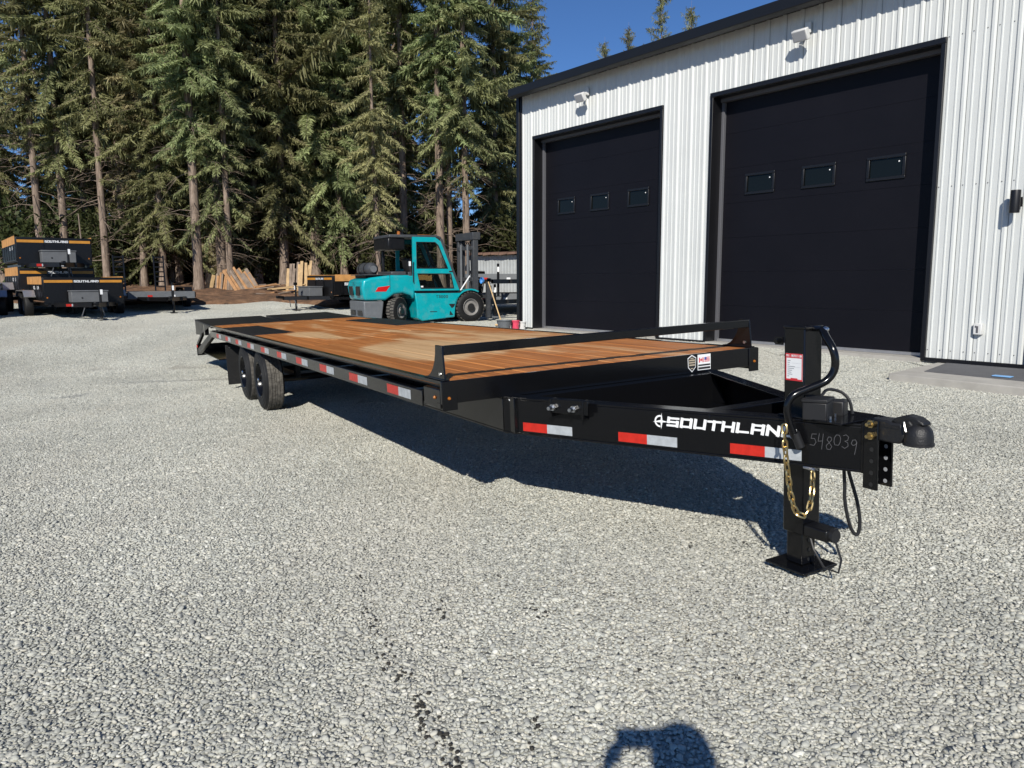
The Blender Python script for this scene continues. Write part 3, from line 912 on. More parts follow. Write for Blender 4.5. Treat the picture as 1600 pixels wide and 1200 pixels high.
    f.box(2.042, 2.052, yq, yq + .0005, ZD - .062, ZD - .026); f.box(2.076, 2.086, yq, yq + .0005, ZD - .062, ZD - .026)
    lf = [(0, .016), (.004, .006), (.011, .006), (.007, -.001), (.009, -.007), (.001, -.006), (.001, -.014), (-.001, -.014), (-.001, -.006), (-.009, -.007), (-.007, -.001), (-.011, .006), (-.004, .006)]
    f.prism([(2.064 + a, yq, ZD - .044 + b) for a, b in lf], (0, 0.0005, 0))
    for k in range(4): f.box(2.094, 2.146, yq, yq + .0005, ZD - .031 - k * .0095, ZD - .026 - k * .0095)
    o = f.build('flag_red', 'decal_red', t)
    MB().box(2.094, 2.114, yq - .0004, yq + .0001, ZD - .044, ZD - .026).build('flag_blue', 'decal_blue', t)
    f = MB().box(2.035, 2.150, yq, yq + .0005, ZD - .088, ZD - .076).box(2.035, 2.150, yq, yq + .0005, ZD - .112, ZD - .096)
    f.build('sticker_print', 'decal_black', t)
    cx, cz = 1.975, ZD - 0.062
    hexp = [(0, .062), (.040, .040), (.036, -.030), (0, -.064), (-.036, -.030), (-.040, .040)]
    MB().prism([(cx + a, yb, cz + b) for a, b in hexp], (0, .0008, 0)).build('shield_sticker', 'decal_white', t)
    MB().prism([(cx + a * .88, yq, cz + b * .88) for a, b in hexp], (0, .0005, 0)).build('shield_field', 'decal_black', t)
    f = MB()
    for zz, hw in ((.018, .028), (.001, .030), (-.017, .027)): f.box(cx - hw, cx + hw, yq - .0006, yq - .0001, cz + zz, cz + zz + .010)
    f.box(cx - .012, cx + .012, yq - .0006, yq - .0001, cz - .040, cz - .034)
    f.box(cx - .014, cx + .014, yq - .0006, yq - .0001, cz + .034, cz + .041)
    f.build('shield_print', 'decal_tan', t)
    # ---- jack
    jx0, jx1, jy0, jy1 = 1.240, 1.366, -1.622, -1.496
    MB().box(jx0, jx1, jy0, jy1, 0.215, 1.268).build('jack_tube', BP, t, bevel=0.006)
    MB().box(jx0 - 0.004, jx1 + 0.004, jy0 - 0.004, jy1 + 0.004, 1.262, 1.276).build('jack_cap', BP, t, bevel=0.003)
    MB().box(jx0 + 0.014, jx1 - 0.014, jy0 + 0.014, jy1 - 0.014, 0.05, 0.22).build('jack_leg', BP, t, bevel=0.004)
    hl = MB()
    for k in range(3): hl.cyl((1.303, jy0 + 0.0135, 0.075 + k * 0.05), (1.303, jy0 + 0.012, 0.075 + k * 0.05), 0.010, n=10)
    hl.build('leg_hole', 'decal_black', t)
    MB().box(1.303 - 0.125, 1.303 + 0.125, -1.56 - 0.125, -1.56 + 0.125, 0.034, 0.047).build('jack_foot', BP, t, bevel=0.003)
    MB().box(jx0 + 0.005, jx0 + 0.10, jy0 - 0.14, jy0 + 0.002, 0.215, 0.275).build('leg_lock', 'black_satin', t, bevel=0.008)
    MB().cyl((jx0 + 0.05, jy0 - 0.16, 0.245), (jx0 + 0.05, jy0 - 0.13, 0.245), 0.034, n=14).build('lock_knob', 'black_plastic', t, smooth=True)
    MB().tube([(jx0 + 0.05, jy0 - 0.15, 0.235), (jx0 + 0.04, jy0 - 0.20, 0.14), (jx0 + 0.02, jy0 - 0.20, 0.08), (jx0, jy0 - 0.13, 0.09), (jx0 + 0.01, jy0 - 0.06, 0.16), (jx0 + 0.02, jy0 - 0.02, 0.24)], 0.006, 6).build('lock_cable', 'black_plastic', t, smooth=True)
    # tag plate on top left, pin
    MB().box(jx0 - 0.010, jx0 - 0.001, jy1 + 0.002, jy1 + 0.05, 1.18, 1.22).cyl((jx0 - 0.03, jy1 + 0.03, 1.20), (jx0 + 0.01, jy1 + 0.03, 1.20), 0.012, n=10).build('jack_pin', BP, t)
    # crank handle
    hp = [(1.300, -1.675, 1.262), (1.275, -1.720, 1.225), (1.267, -1.762, 1.175), (1.270, -1.775, 1.125), (1.267, -1.772, 1.070), (1.233, -1.752, 1.020), (1.159, -1.711, 0.987), (1.098, -1.678, 0.958), (1.075, -1.664, 0.912), (1.077, -1.666, 0.855), (1.096, -1.677, 0.785), (1.110, -1.685, 0.750)]
    def smooth_path(P, k=4):
        P = [Vector(p) for p in P]; o = []
        for i in range(len(P) - 1):
            p0 = P[max(i - 1, 0)]; p1 = P[i]; p2 = P[i + 1]; p3 = P[min(i + 2, len(P) - 1)]
            for j in range(k):
                s = j / k
                o.append(0.5 * ((2 * p1) + (-p0 + p2) * s + (2 * p0 - 5 * p1 + 4 * p2 - p3) * s * s + (-p0 + 3 * p1 - 3 * p2 + p3) * s ** 3))
        o.append(P[-1]); return o
    h = MB().tube(smooth_path(hp), 0.0185, 12).build('crank_handle', BP, t, smooth=True)
    MB().cyl((1.106, -1.683, 0.775), (1.130, -1.697, 0.705), 0.0225, n=12).build('handle_grip', 'black_plastic', h, smooth=True)
    MB().cyl((1.303, jy0 - 0.004, 1.262), (1.303, -1.690, 1.262), 0.013, n=8).build('crank_shaft', BP, t, smooth=True)
    MB().lathe([(0.0, 0.020), (0.010, 0.017), (0.015, 0.006), (0.015, 0.0)], (1.300, -1.690, 1.262), (0, -1, 0), 10).build('crank_bolt', 'zinc', t, smooth=True)
    # inspection sticker on the near face of the jack
    xs = jx0 - 0.0012
    sk = MB().box(xs, xs + 0.0008, -1.612, -1.508, 1.004, 1.140).build('inspection_sticker', 'decal_white', t)
    f = MB(); xq = xs - 0.0008
    f.box(xq, xq + .0005, -1.612, -1.508, 1.118, 1.140); f.box(xq, xq + .0005, -1.612, -1.508, 1.004, 1.012)
    f.box(xq, xq + .0005, -1.612, -1.607, 1.012, 1.118); f.box(xq, xq + .0005, -1.513, -1.508, 1.012, 1.118)
    f.box(xq, xq + .0005, -1.582, -1.540, 1.012, 1.017)
    f.build('sticker_red', 'decal_red', t)
    text_mesh('PDI INSPECTION', (xq, -1.513, 1.123), (0, -1, 0), (0, 0, 1), 0.012, 0.0058, 0.0010, 0.0019, 0.0, (-1, 0, 0), 0.0006).build('sticker_heading', 'decal_white', t)
    f = MB()
    for k, ln in enumerate((.018, .014, .012, .045, .040, .028, .024, .030, .010)):
        z = 1.106 - k * 0.0098
        f.box(xq, xq + .0004, -1.520 - ln, -1.520, z - .0035, z)
        if k in (1, 3): f.box(xq, xq + .0004, -1.600, -1.545, z - .004, z - .0035)
    f.build('sticker_print', 'decal_grey', t)
    # ---- battery / breakaway box on the tongue
    bc = Vector((1.170, -1.800, 0))
    e1 = Vector((-0.40, 0.916, 0)); e2 = Vector((0.916, 0.40, 0))
    c = bc + e1 * 0.058 + e2 * 0.062 + Vector((0, 0, 0.892))
    c.x += 0.015
    MB().obox(c - Vector((0, 0, 0.012)), e1 * 0.057, e2 * 0.060, Vector((0, 0, 0.044))).build('battery_box', 'black_plastic', t, bevel=0.006)
    MB().obox(c + Vector((0, 0, 0.040)), e1 * 0.061, e2 * 0.064, Vector((0, 0, 0.0085))).build('box_lid', 'black_plastic', t, bevel=0.004)
    c2 = c + e2 * 0.135 - e1 * 0.05
    MB().obox(c2 - Vector((0, 0, 0.018)), e1 * 0.045, e2 * 0.045, Vector((0, 0, 0.038))).build('breakaway_switch', 'black_plastic', t, bevel=0.008)
    MB().tube(smooth_path([c + e2 * 0.05 + Vector((0, 0, .045)), c + e2 * 0.09 - e1 * .02 + Vector((0, 0, .075)), c2 - e1 * 0.02 + Vector((0, 0, .06)), c2 - e1 * 0.06 + Vector((0, 0, 0.02)), c2 - e1 * 0.075 + Vector((0, 0, -.045))]), 0.0075, 8).build('breakaway_cable', 'black_plastic', t, smooth=True)
    for dd in (0.02, 0.10):
        p = bc + e2 * dd - e1 * 0.012 + Vector((0.015, 0, ZT + 0.010))
        MB().cyl(p, p + Vector((0, 0, .016)), 0.005, n=8).build('screw', 'zinc', t, smooth=True)
    # ---- adjustable coupler
    mx_ = W / 2
    cm = MB()
    for sgn in (-1, 1):
        xx = mx_ + sgn * 0.052
        cm.box(xx - 0.006, xx + 0.006, YE - 0.085, YE - 0.011, 0.535, 0.862)
    cm.box(mx_ - 0.046, mx_ + 0.046, YE - 0.022, YE - 0.011, 0.537, 0.860)
    cm.build('height_channel', BP, t, bevel=0.003)
    for z in (0.56, 0.615, 0.67, 0.725):
        xx = mx_ - 0.0585
        MB().cyl((xx + 0.001, YE - 0.055, z), (xx - 0.0006, YE - 0.055, z), 0.010, n=10).build('channel_hole', 'decal_black', t)
        xx = mx_ + 0.0455
        MB().cyl((xx, YE - 0.055, z), (xx - 0.0006, YE - 0.055, z), 0.010, n=10).build('channel_hole', 'decal_grey', t)
    for z in (0.79, 0.845):
        a = Vector((mx_ - 0.059, YE - 0.055, z))
        MB().cyl(a, a + Vector((-0.014, 0, 0)), 0.019, n=6).cyl(a + Vector((-0.014, 0, 0)), a + Vector((-0.040, 0, 0)), 0.0115, 0.008, n=10).build('coupler_bolt', 'brass_zinc', t, smooth=True)
    # cast ball coupler: shank, rising back, domed socket
    yo = YE - 0.03
    cp = MB().prism([(mx_ - 0.046, yo + y, z) for y, z in ((-.012, .768), (-.012, .866), (-.085, .868), (-.105, .860), (-.160, .862), (-.175, .800), (-.150, .768))], (0.092, 0, 0)).build('coupler_shank', 'cast_black', t, bevel=0.008, seg=2)
    MB().prism([(mx_ - 0.050, yo + y, z) for y, z in ((-.150, .838), (-.140, .848), (-.08, .846), (-.08, .838))], (0.004, 0, 0)).build('cast_rib', 'cast_black', cp)
    sk = MB().lathe([(0.0, .092), (.022, .090), (.042, .078), (.055, .058), (.060, .032), (.061, .004), (.064, .002), (.064, -.008), (.050, -.010)], (mx_, yo - 0.212, .778), (0, 0, 1), 28).build('ball_socket', 'cast_black', cp, smooth=True, ang=50)
    MB().prism([(mx_ - 0.030, yo + y, z) for y, z in ((-.095, .863), (-.120, .884), (-.165, .900), (-.215, .894), (-.246, .876), (-.252, .862), (-.232, .866), (-.226, .850), (-.150, .850))], (0.060, 0, 0)).build('latch_lever', 'cast_black', cp, bevel=0.006, seg=2)
    MB().prism([(mx_ - 0.040, yo + y, z) for y, z in ((-.165, .795), (-.165, .872), (-.190, .880), (-.205, .862), (-.190, .795))], (0.080, 0, 0)).build('latch_web', 'cast_black', cp, bevel=0.005)
    MB().tube([(mx_ - 0.052, yo - 0.176, 0.874), (mx_ - 0.060, yo - 0.184, 0.856), (mx_ - 0.062, yo - 0.192, 0.834)], 0.0042, 6).build('latch_pin', 'zinc', cp, smooth=True)
    # ---- safety chain: interlocking links
    lk = MB()
    ring = []
    for i in range(16):
        an = 2 * math.pi * i / 16
        ring.append((0.0115 * math.cos(an), 0, 0.0125 * math.copysign(1, math.sin(an)) * (1 if abs(math.sin(an)) > .01 else 0) + 0.0115 * math.sin(an)))
    lk.tube(ring, 0.0050, 6, closed=True)
    first = lk.build('chain_link', 'brass_zinc', t, smooth=True)
    path = smooth_path([(1.015, -1.700, 0.812), (1.013, -1.705, 0.760), (1.016, -1.710, 0.670), (1.024, -1.718, 0.580), (1.034, -1.725, 0.490), (1.055, -1.738, 0.410), (1.085, -1.755, 0.388), (1.118, -1.760, 0.412), (1.148, -1.750, 0.470), (1.172, -1.735, 0.535), (1.190, -1.72, 0.575)], 12)
    acc = 0; nxt = 0.0; li = 0
    for i in range(1, len(path)):
        seg = path[i] - path[i - 1]
        acc += seg.length
        if acc >= nxt:
            nxt += 0.0365
            o = first if li == 0 else first.copy()
            if li: COL.objects.link(o)
            d = seg.normalized()
            q = d.to_track_quat('Z', 'Y')
            o.matrix_parent_inverse = Matrix.Identity(4)
            o.matrix_basis = Matrix.Translation(path[i]) @ (q @ Vector((0, 0, 1)).rotation_difference(Vector((0, 0, 1))) ).to_matrix().to_4x4() @ Matrix.Rotation(math.radians(45 + 90 * (li % 2)), 4, 'Z')
            li += 1
    MB().tube([(1.175, -1.68, .598), (1.19, -1.73, .590), (1.215, -1.73, .590), (1.225, -1.68, .60)], 0.010, 8).build('chain_anchor', 'zinc', t, smooth=True)
    # ---- power cord loop under the nose
    MB().tube(smooth_path([(1.345, -1.775, 0.60), (1.346, -1.782, 0.50), (1.347, -1.783, 0.43), (1.360, -1.79, 0.34), (1.380, -1.800, 0.270), (1.402, -1.816, 0.243), (1.414, -1.821, 0.300), (1.405, -1.815, 0.39), (1.390, -1.807, 0.457), (1.368, -1.795, 0.54), (1.358, -1.785, 0.60)]), 0.0085, 8).build('power_cord', 'black_plastic', t, smooth=True)
    # ---- axles and wheels
    def wheel_parts(x, y, side):
        """side -1: outer face towards -x"""
        R = 0.405; wd = 0.235
        ax = Vector((side, 0, 0)); c = Vector((x, y, R - 0.006))
        prof = [(0.222, 0.0), (0.232, .012), (0.250, .013), (0.254, .008), (0.300, .012), (0.304, .007), (0.338, .009), (0.342, .003), (0.370, -.002), (0.374, -.010), (0.398, -.028)]
        tyre = MB()
        full = prof + [(0.398, -wd + .028), (0.380, -wd + .008), (0.300, -wd - .004), (0.222, -wd)]
        tyre.lathe(full, c, ax, 40, closed=True)
        ty = tyre.build('tyre', 'rubber', t, smooth=True)
        # tread ribs: blocks in five rows
        tb = MB()
        n = 46
        rows = [(-.030, -.066), (-.072, -.104), (-.110, -.125), (-.131, -.163), (-.169, -.205)]
        for k in range(n):
            for r_i, (h0, h1) in enumerate(rows):
                a0 = 2 * math.pi * (k + 0.16 * (r_i % 2)) / n; a1 = a0 + 2 * math.pi / n * 0.95
                q = []
                for rr in (0.394, 0.4065):
                    for (an, hh) in ((a0, h0), (a1, h0), (a1, h1), (a0, h1)):
                        q.append(c + ax * hh + Vector((0, math.cos(an) * rr, math.sin(an) * rr)))
                tb.hexa(q)
        tb.build('tread', 'tread_rubber', ty)
        rim = MB().lathe([(0.230, .004), (0.224, .012), (0.214, .006), (0.206, -.030), (0.180, -.075), (0.120, -.070), (0.090, -.048), (0.050, -.046), (0.050, -.10)], c, ax, 32)
        rm = rim.build('rim', 'black_paint', t, smooth=True)
        hb = MB().lathe([(0.0, .030), (0.020, .028), (0.028, .018), (0.031, -.046)], c, ax, 16).build('hub_cap', 'chrome', rm, smooth=True)
        for k in range(8):
            an = 2 * math.pi * k / 8
            p = c + ax * -0.048 + Vector((0, math.cos(an) * 0.075, math.sin(an) * 0.075))
            MB().cyl(p, p + ax * 0.026, 0.011, 0.008, n=6).build('lug_nut', 'chrome', rm, smooth=True)
    for y in (5.98, 7.12):
        wheel_parts(0.055, y, -1)
        wheel_parts(W - 0.055, y, 1)
        MB().cyl((0.20, y, 0.385), (W - 0.20, y, 0.385), 0.045, n=12).build('axle', 'black_satin', t, smooth=True)
        for xx in (XN, XF):
            sp = MB()
            for k in range(4):
                sp.beam((xx, y - 0.42 + k * .07, 0.49 + k * .0 - k * .012), (xx, y + 0.42 - k * .07, 0.49 - k * .012), 0.05, 0.010)
            sp.build('leaf_spring', 'black_satin', t)
    for yy in (5.46, 6.55, 7.64):
        for xx in (XN, XF):
            MB().box(xx - 0.03, xx + 0.03, yy - 0.05, yy + 0.05, 0.44, ZB + 0.001).build('spring_hanger', BP, t)
    # ---- mud flaps
    for xx in (0.045, W - 0.045 - 0.50):
        MB().box(xx, xx + 0.50, 8.55, 8.56, 0.07, 0.70).build('mud_flap', 'rubber', t, bevel=0.004)
        MB().cyl((xx + 0.06, 8.549, 0.66), (xx + 0.06, 8.540, 0.66), 0.010, n=8).build('flap_bolt', 'zinc', t)
    # ---- dovetail and flip-over ramps at the rear
    for (a, b) in ((0.02, 1.265), (1.375, W - 0.02)):
        rp = MB()
        rp.hexa([(a, 9.735, ZD - 0.02), (b, 9.735, ZD - 0.02), (b, 11.92, ZD + 0.025), (a, 11.92, ZD + 0.025), (a, 9.735, ZD + 0.002), (b, 9.735, ZD + 0.002), (b, 11.92, ZD + 0.052), (a, 11.92, ZD + 0.052)])
        ro = rp.build('flip_ramp', 'tread_plate', t, bevel=0.003)
        for xx in (a + 0.002, b - 0.010):
            MB().prism([(xx, 9.95, ZD - 0.017), (xx, 11.918, ZD + 0.024), (xx, 11.918, ZD - 0.24), (xx, 11.30, ZD - 0.22)], (0.008, 0, 0)).build('ramp_side', 'black_satin', ro)
        for k in range(5):
            y = 9.95 + k * 0.38
            MB().box(a + 0.02, b - 0.02, y, y + 0.03, ZD - 0.05, ZD - 0.012 + k * 0.011).build('ramp_rib', BP, ro)
    for xx in (0.03, W - 0.09):
        MB().beam((xx + .03, 9.74, ZD - 0.13), (xx + .03, 11.95, ZD - 0.58), 0.06, 0.11).build('dovetail_rail', 'black_satin', t, bevel=0.003)
        MB().beam((xx + .03, 10.9, ZD - 0.10), (xx + .03, 12.05, ZD - 0.44), 0.05, 0.06).build('tail_brace', 'black_satin', t, bevel=0.003)
        MB().box(xx - .01, xx + .06, 10.60, 10.76, ZD - 0.20, ZD - 0.01).build('tail_hinge', BP, t, bevel=0.004)
    MB().box(0.02, W - 0.02, 11.99, 12.06, ZD - 0.66, ZD - 0.44).build('tail_beam', BP, t, bevel=0.004)
    MB().box(0.10, W - 0.10, 9.80, 11.985, ZD - 0.60, ZD - 0.585).build('tail_pan', BP, t)
    for xx in (0.06, W - 0.16):
        MB().box(xx, xx + 0.10, 12.06, 12.075, ZD - 0.56, ZD - 0.50).build('tail_light', 'red_lens', t, bevel=0.003)
        q = xx - 0.045 if xx < 1 else xx + 0.135
        MB().box(q, q + 0.01, 11.92, 12.02, ZD - 0.50, ZD - 0.45).build('side_light', 'red_lens', t)
    return t
main_trailer()

# ------------------------------------------------------------------ the metal building
def building():
    b = empty('metal_building')
    mw = Matrix((Vector((BD[0], BD[1], 0)), Vector((BN[0], BN[1], 0)), Vector((0, 0, 1)))).transposed().to_4x4()
    mw.translation = Vector((BE[0], BE[1], BZ))
    b.matrix_world = mw
    tag(b, 'white ribbed metal workshop building with two black overhead doors', 'building')
    LX, DY = 14.5, 14.0
    H = 5.30
    DOORS = [(0.44, 4.18), (5.375, 9.145)]
    DH = 4.225
    # ribbed sheet profile: major ribs every 0.305, two minor ribs between
    def prof(x):
        u = (x + 0.155) % 0.305
        d = abs(u - 0.1525) # distance from rib centre
        if d < 0.016: return 0.032
        if d < 0.040: return 0.032 * (0.040 - d) / 0.024
        return 0.0
    def breaks(x0, x1):
        xs = {x0, x1}
        k0 = int(math.floor((x0) / 0.305)) - 1
        for k in range(k0, k0 + int((x1 - x0) / 0.305) + 4):
            c = -0.0025 + k * 0.305
            for d in (-0.040, -0.016, 0.016, 0.040): xs.add(c + d)
            for m in (0.102, 0.203):
                for d in (-0.016, -0.007, 0.007, 0.016): xs.add(c + m + d)
        return sorted(x for x in xs if x0 - 1e-6 <= x <= x1 + 1e-6)
    def depth(x):
        k = round((x + 0.0025) / 0.305)
        c = -0.0025 + k * 0.305
        d = abs(x - c)
        if d <= 0.0161: return 0.026
        if d <= 0.0401: return max(0.0, 0.026 * (0.040 - d) / 0.024)
        for m in (0.102, 0.203, -0.102, -0.203):
            e = abs(x - c - m)
            if e <= 0.0071: return 0.010
            if e <= 0.0161: return max(0.0, 0.010 * (0.016 - e) / 0.009)
        return 0.0
    def sheet(x0, x1, z0, z1, lift=0.0):
        mb = MB(); xs = breaks(x0, x1)
        pts = [(x, -depth(x) - lift) for x in xs]
        n = len(pts)
        vs = [(x, y, z0) for x, y in pts] + [(x, y, z1) for x, y in pts]
        mb.add(vs, [(i, i + 1, n + i + 1, n + i) for i in range(n - 1)])
        return mb.build('wall_panel', 'white_metal', b)
    SW = 0.915
    k = 0
    x = 0.002 + 0.0
    bounds = [0.0]
    while bounds[-1] < LX: bounds.append(min(LX, bounds[-1] + SW))
    for i in range(len(bounds) - 1):
        x0, x1 = bounds[i], bounds[i + 1]
        cuts = [(x0, x1, 0.02)]
        for (a, c) in DOORS:
            new = []
            for (p, q, z0) in cuts:
                if q <= a or p >= c: new.append((p, q, z0)); continue
                if p < a: new.append((p, a, z0))
                new.append((max(p, a), min(q, c), DH))
                if q > c: new.append((c, q, z0))
            cuts = new
        for (p, q, z0) in cuts:
            if q - p > 0.01:
                lift = 0.0015 * (i % 2)
                sheet(p, q, z0, H - 0.04, lift)
        # shade beside the right-hand ribs, painted as thin strips
    for i in range(len(bounds)):
        pass
    for kk in range(1, 48):
        c = -0.0025 + kk * 0.305 + 0.0435
        if c > LX: break
        z0 = 0.02
        for (a, d) in DOORS:
            if a - 0.02 < c < d + 0.02: z0 = DH + 0.02
        if c > 6.0:
            MB().box(c - 0.003, c + 0.003, -0.006, -0.001, z0, H - 0.06).build('seam_or_shade_line', 'lap_shadow', b)  # dark strip paints the shade at the foot of each rib
    # side and rear walls, roof
    MB().box(0.0, 0.06, 0.09, DY, 0.0, H - 0.05).build('side_wall', 'white_metal', b)
    MB().box(0.06, LX, DY - 0.06, DY, 0.0, H - 0.05).build('rear_wall', 'white_metal', b)
    MB().box(LX - 0.06, LX, 0.09, DY - 0.06, 0.0, H - 0.05).build('side_wall', 'white_metal', b)
    RZ = 1.0
    MB().prism([(-0.05, -0.30, H - 0.01), (-0.05, DY / 2, H + RZ), (-0.05, DY + 0.3, H - 0.01), (-0.05, DY + 0.3, H + 0.03), (-0.05, DY / 2, H + RZ + 0.06), (-0.05, -0.30, H + 0.03)], (LX + 0.3, 0, 0)).build('roof', 'trim_black', b)
    # gutter / fascia
    g = MB().prism([(-0.05, -0.30, H - 0.17), (-0.05, -0.39, H - 0.13), (-0.05, -0.405, H + 0.035), (-0.05, -0.30, H + 0.035)], (LX + 0.3, 0, 0))
    g.build('gutter', 'trim_black', b, bevel=0.008)
    MB().box(-0.20, LX, -0.298, -0.001, H - 0.075, H - 0.045).build('soffit', 'trim_black', b)
    # corner trim and base trim
    MB().box(-0.20, -0.002, -0.05, 0.09, 0.0, H - 0.08).box(-0.12, -0.06, -0.075, -0.051, 0.10, H - 0.08).build('corner_trim', 'trim_black', b, bevel=0.005)
    for (a, c) in ((0.0, DOORS[0][0] - 0.06), (DOORS[0][1] + 0.06, DOORS[1][0] - 0.06), (DOORS[1][1] + 0.06, LX)):
        MB().box(a, c, -0.05, -0.003, -0.03, 0.022).build('base_trim', 'trim_black', b)
    # concrete footing below
    MB().box(-0.05, LX, 0.0, 0.32, -0.35, -0.001).build('footing', 'concrete', b)
    # screws along the right hand sheets
    for z in (0.13, 2.35, 4.3):
        for kk in range(30, 36):
            for dx in (0.07, 0.235):
                c = -0.0025 + kk * 0.305 + dx
                if c > 10.6: continue
                MB().cyl((c, -0.001, z), (c, -0.007, z), 0.007, n=6).build('screw', 'seal_grey', b)
    # ---- overhead doors
    RC = 0.27
    for di, (a, c) in enumerate(DOORS):
        d = empty('overhead_door', parent=b)
        # wrap trim round the opening
        MB().box(a - 0.055, a + 0.005, -0.045, RC, -0.02, DH + 0.0).build('door_jamb', 'trim_black', d, bevel=0.004)
        MB().box(c - 0.005, c + 0.055, -0.045, RC, -0.02, DH + 0.0).build('door_jamb', 'trim_black', d, bevel=0.004)
        MB().box(a - 0.055, c + 0.055, -0.05, RC, DH + 0.001, DH + 0.075).build('door_header', 'trim_black', d, bevel=0.004)
        MB().box(a + 0.0052, c - 0.0052, RC - 0.10, RC - 0.006, DH - 0.06, DH).build('header_seal', 'seal_grey', d)
        MB().box(a + 0.0052, a + 0.060, RC - 0.07, RC - 0.006, 0.0, DH - 0.0605).build('side_seal', 'seal_grey', d, bevel=0.004)
        MB().box(c - 0.060, c - 0.0052, RC - 0.07, RC - 0.006, 0.0, DH - 0.0605).build('side_seal', 'seal_grey', d, bevel=0.004)
        MB().box(a + 0.061, c - 0.061, RC - 0.06, RC - 0.01, 0.012, 0.055).build('bottom_rail', 'alu', d)
        MB().box(a, c, -0.06, RC - 0.012, -0.10, 0.008).build('threshold', 'concrete', d)
        n = 7
        ph = (DH - 0.058) / n
        ins = 0.047
        wins = [(0.50, 1.03), (1.56, 2.09), (2.66, 3.20)] if di == 0 else [(0.525, 1.065), (1.605, 2.145), (2.685, 3.225)]
        for r in range(n):
            z0 = 0.056 + r * ph; z1 = z0 + ph - 0.0025
            holes = []
            if r == 4: holes = [(a + p, a + q) for p, q in wins]
            mb = MB()
            y0, y1 = RC - 0.004, RC + 0.045
            xs = a + 0.046
            hz0, hz1 = 2.575, 2.89
            if not holes:
                mb.box(a + 0.046, c - 0.046, y0, y1, z0, z1)
                # two shallow pressed lines
                mb.box(a + 0.05, c - 0.05, y0 - 0.0012, y0 - 0.0005, z0 + ph * 0.49, z0 + ph * 0.496)
            else:
                hz0 = max(hz0, z0 + 0.04); hz1 = min(hz1, z1 - 0.04)
                mb.box(a + 0.046, c - 0.046, y0, y1, z0, hz0)
                mb.box(a + 0.046, c - 0.046, y0, y1, hz1, z1)
                p = a + 0.046
                for (h0, h1) in holes + [(c - 0.046, None)]:
                    mb.box(p, h0, y0 + 0.0003, y1, hz0, hz1)
                    p = h1
            mb.build('door_panel', 'door_black', d, bevel=0.0012, seg=1)
            for (h0, h1) in holes:
                fr = MB()
                e = 0.045
                for (q0, q1, w0, w1) in ((h0 - 0.02, h1 + 0.02, hz0 - 0.02, hz0 + e - 0.02), (h0 - 0.02, h1 + 0.02, hz1 - e + 0.02, hz1 + 0.02), (h0 - 0.02, h0 + e - 0.02, hz0 + e - 0.02, hz1 - e + 0.02), (h1 - e + 0.02, h1 + 0.02, hz0 + e - 0.02, hz1 - e + 0.02)):
                    fr.box(q0, q1, y0 - 0.022, y0 - 0.001, w0, w1)
                wf = fr.build('window_frame', 'trim_black', d, bevel=0.005)
                MB().box(h0 + 0.026, h1 - 0.026, y0 + 0.004, y0 + 0.010, hz0 + 0.026, hz1 - 0.026).build('pane', 'dark_glass', wf)
                MB().lathe([(0, .006), (.010, .004), (.012, 0)], (h1 - 0.085, y0 + 0.0035, hz1 - 0.085), (0, -1, 0), 10).build('pane_dot', 'decal_white', wf)
    return b, mw
BLD, BMW = building()

def bpos(x, y, z): return BMW @ Vector((x, y, z))
BRZ = math.atan2(BD[1], BD[0])

def floodlight(x, z, label):
    f = empty('floodlight')
    f.matrix_world = BMW @ Matrix.Translation((x, -0.035, z))
    tag(f, label, 'floodlight', 'floodlights above the overhead doors')
    MB().box(-0.05, 0.05, -0.035, 0.0, 0.04, 0.20).build('junction_box', 'white_plastic', f, bevel=0.008)
    MB().beam((0, -0.03, 0.10), (0, -0.12, 0.03), 0.05, 0.05).build('arm', 'white_plastic', f, bevel=0.006)
    hd = MB()
    # wedge shaped head leaning down
    c = Vector((0, -0.20, -0.02)); a = Vector((0, -0.86, -0.5)); up = Vector((0, -0.5, 0.86))
    hd.obox(c, Vector((0.125, 0, 0)), a * 0.045, up * 0.085)
    h = hd.build('lamp_head', 'white_plastic', f, bevel=0.012)
    MB().obox(c + a * 0.046, Vector((0.105, 0, 0)), a * 0.003, up * 0.066).build('lens', 'decal_grey', h)
    fin = MB()
    for k in range(7): fin.obox(c - a * 0.055 + Vector((-0.09 + k * 0.03, 0, 0)), Vector((0.004, 0, 0)), a * 0.012, up * 0.07)
    fin.build('cooling_fins', 'white_plastic', h)
floodlight(2.19, 4.80, 'white floodlight over the far overhead door beside the corner')
floodlight(7.15, 4.80, 'white floodlight over the nearer and larger looking overhead door')

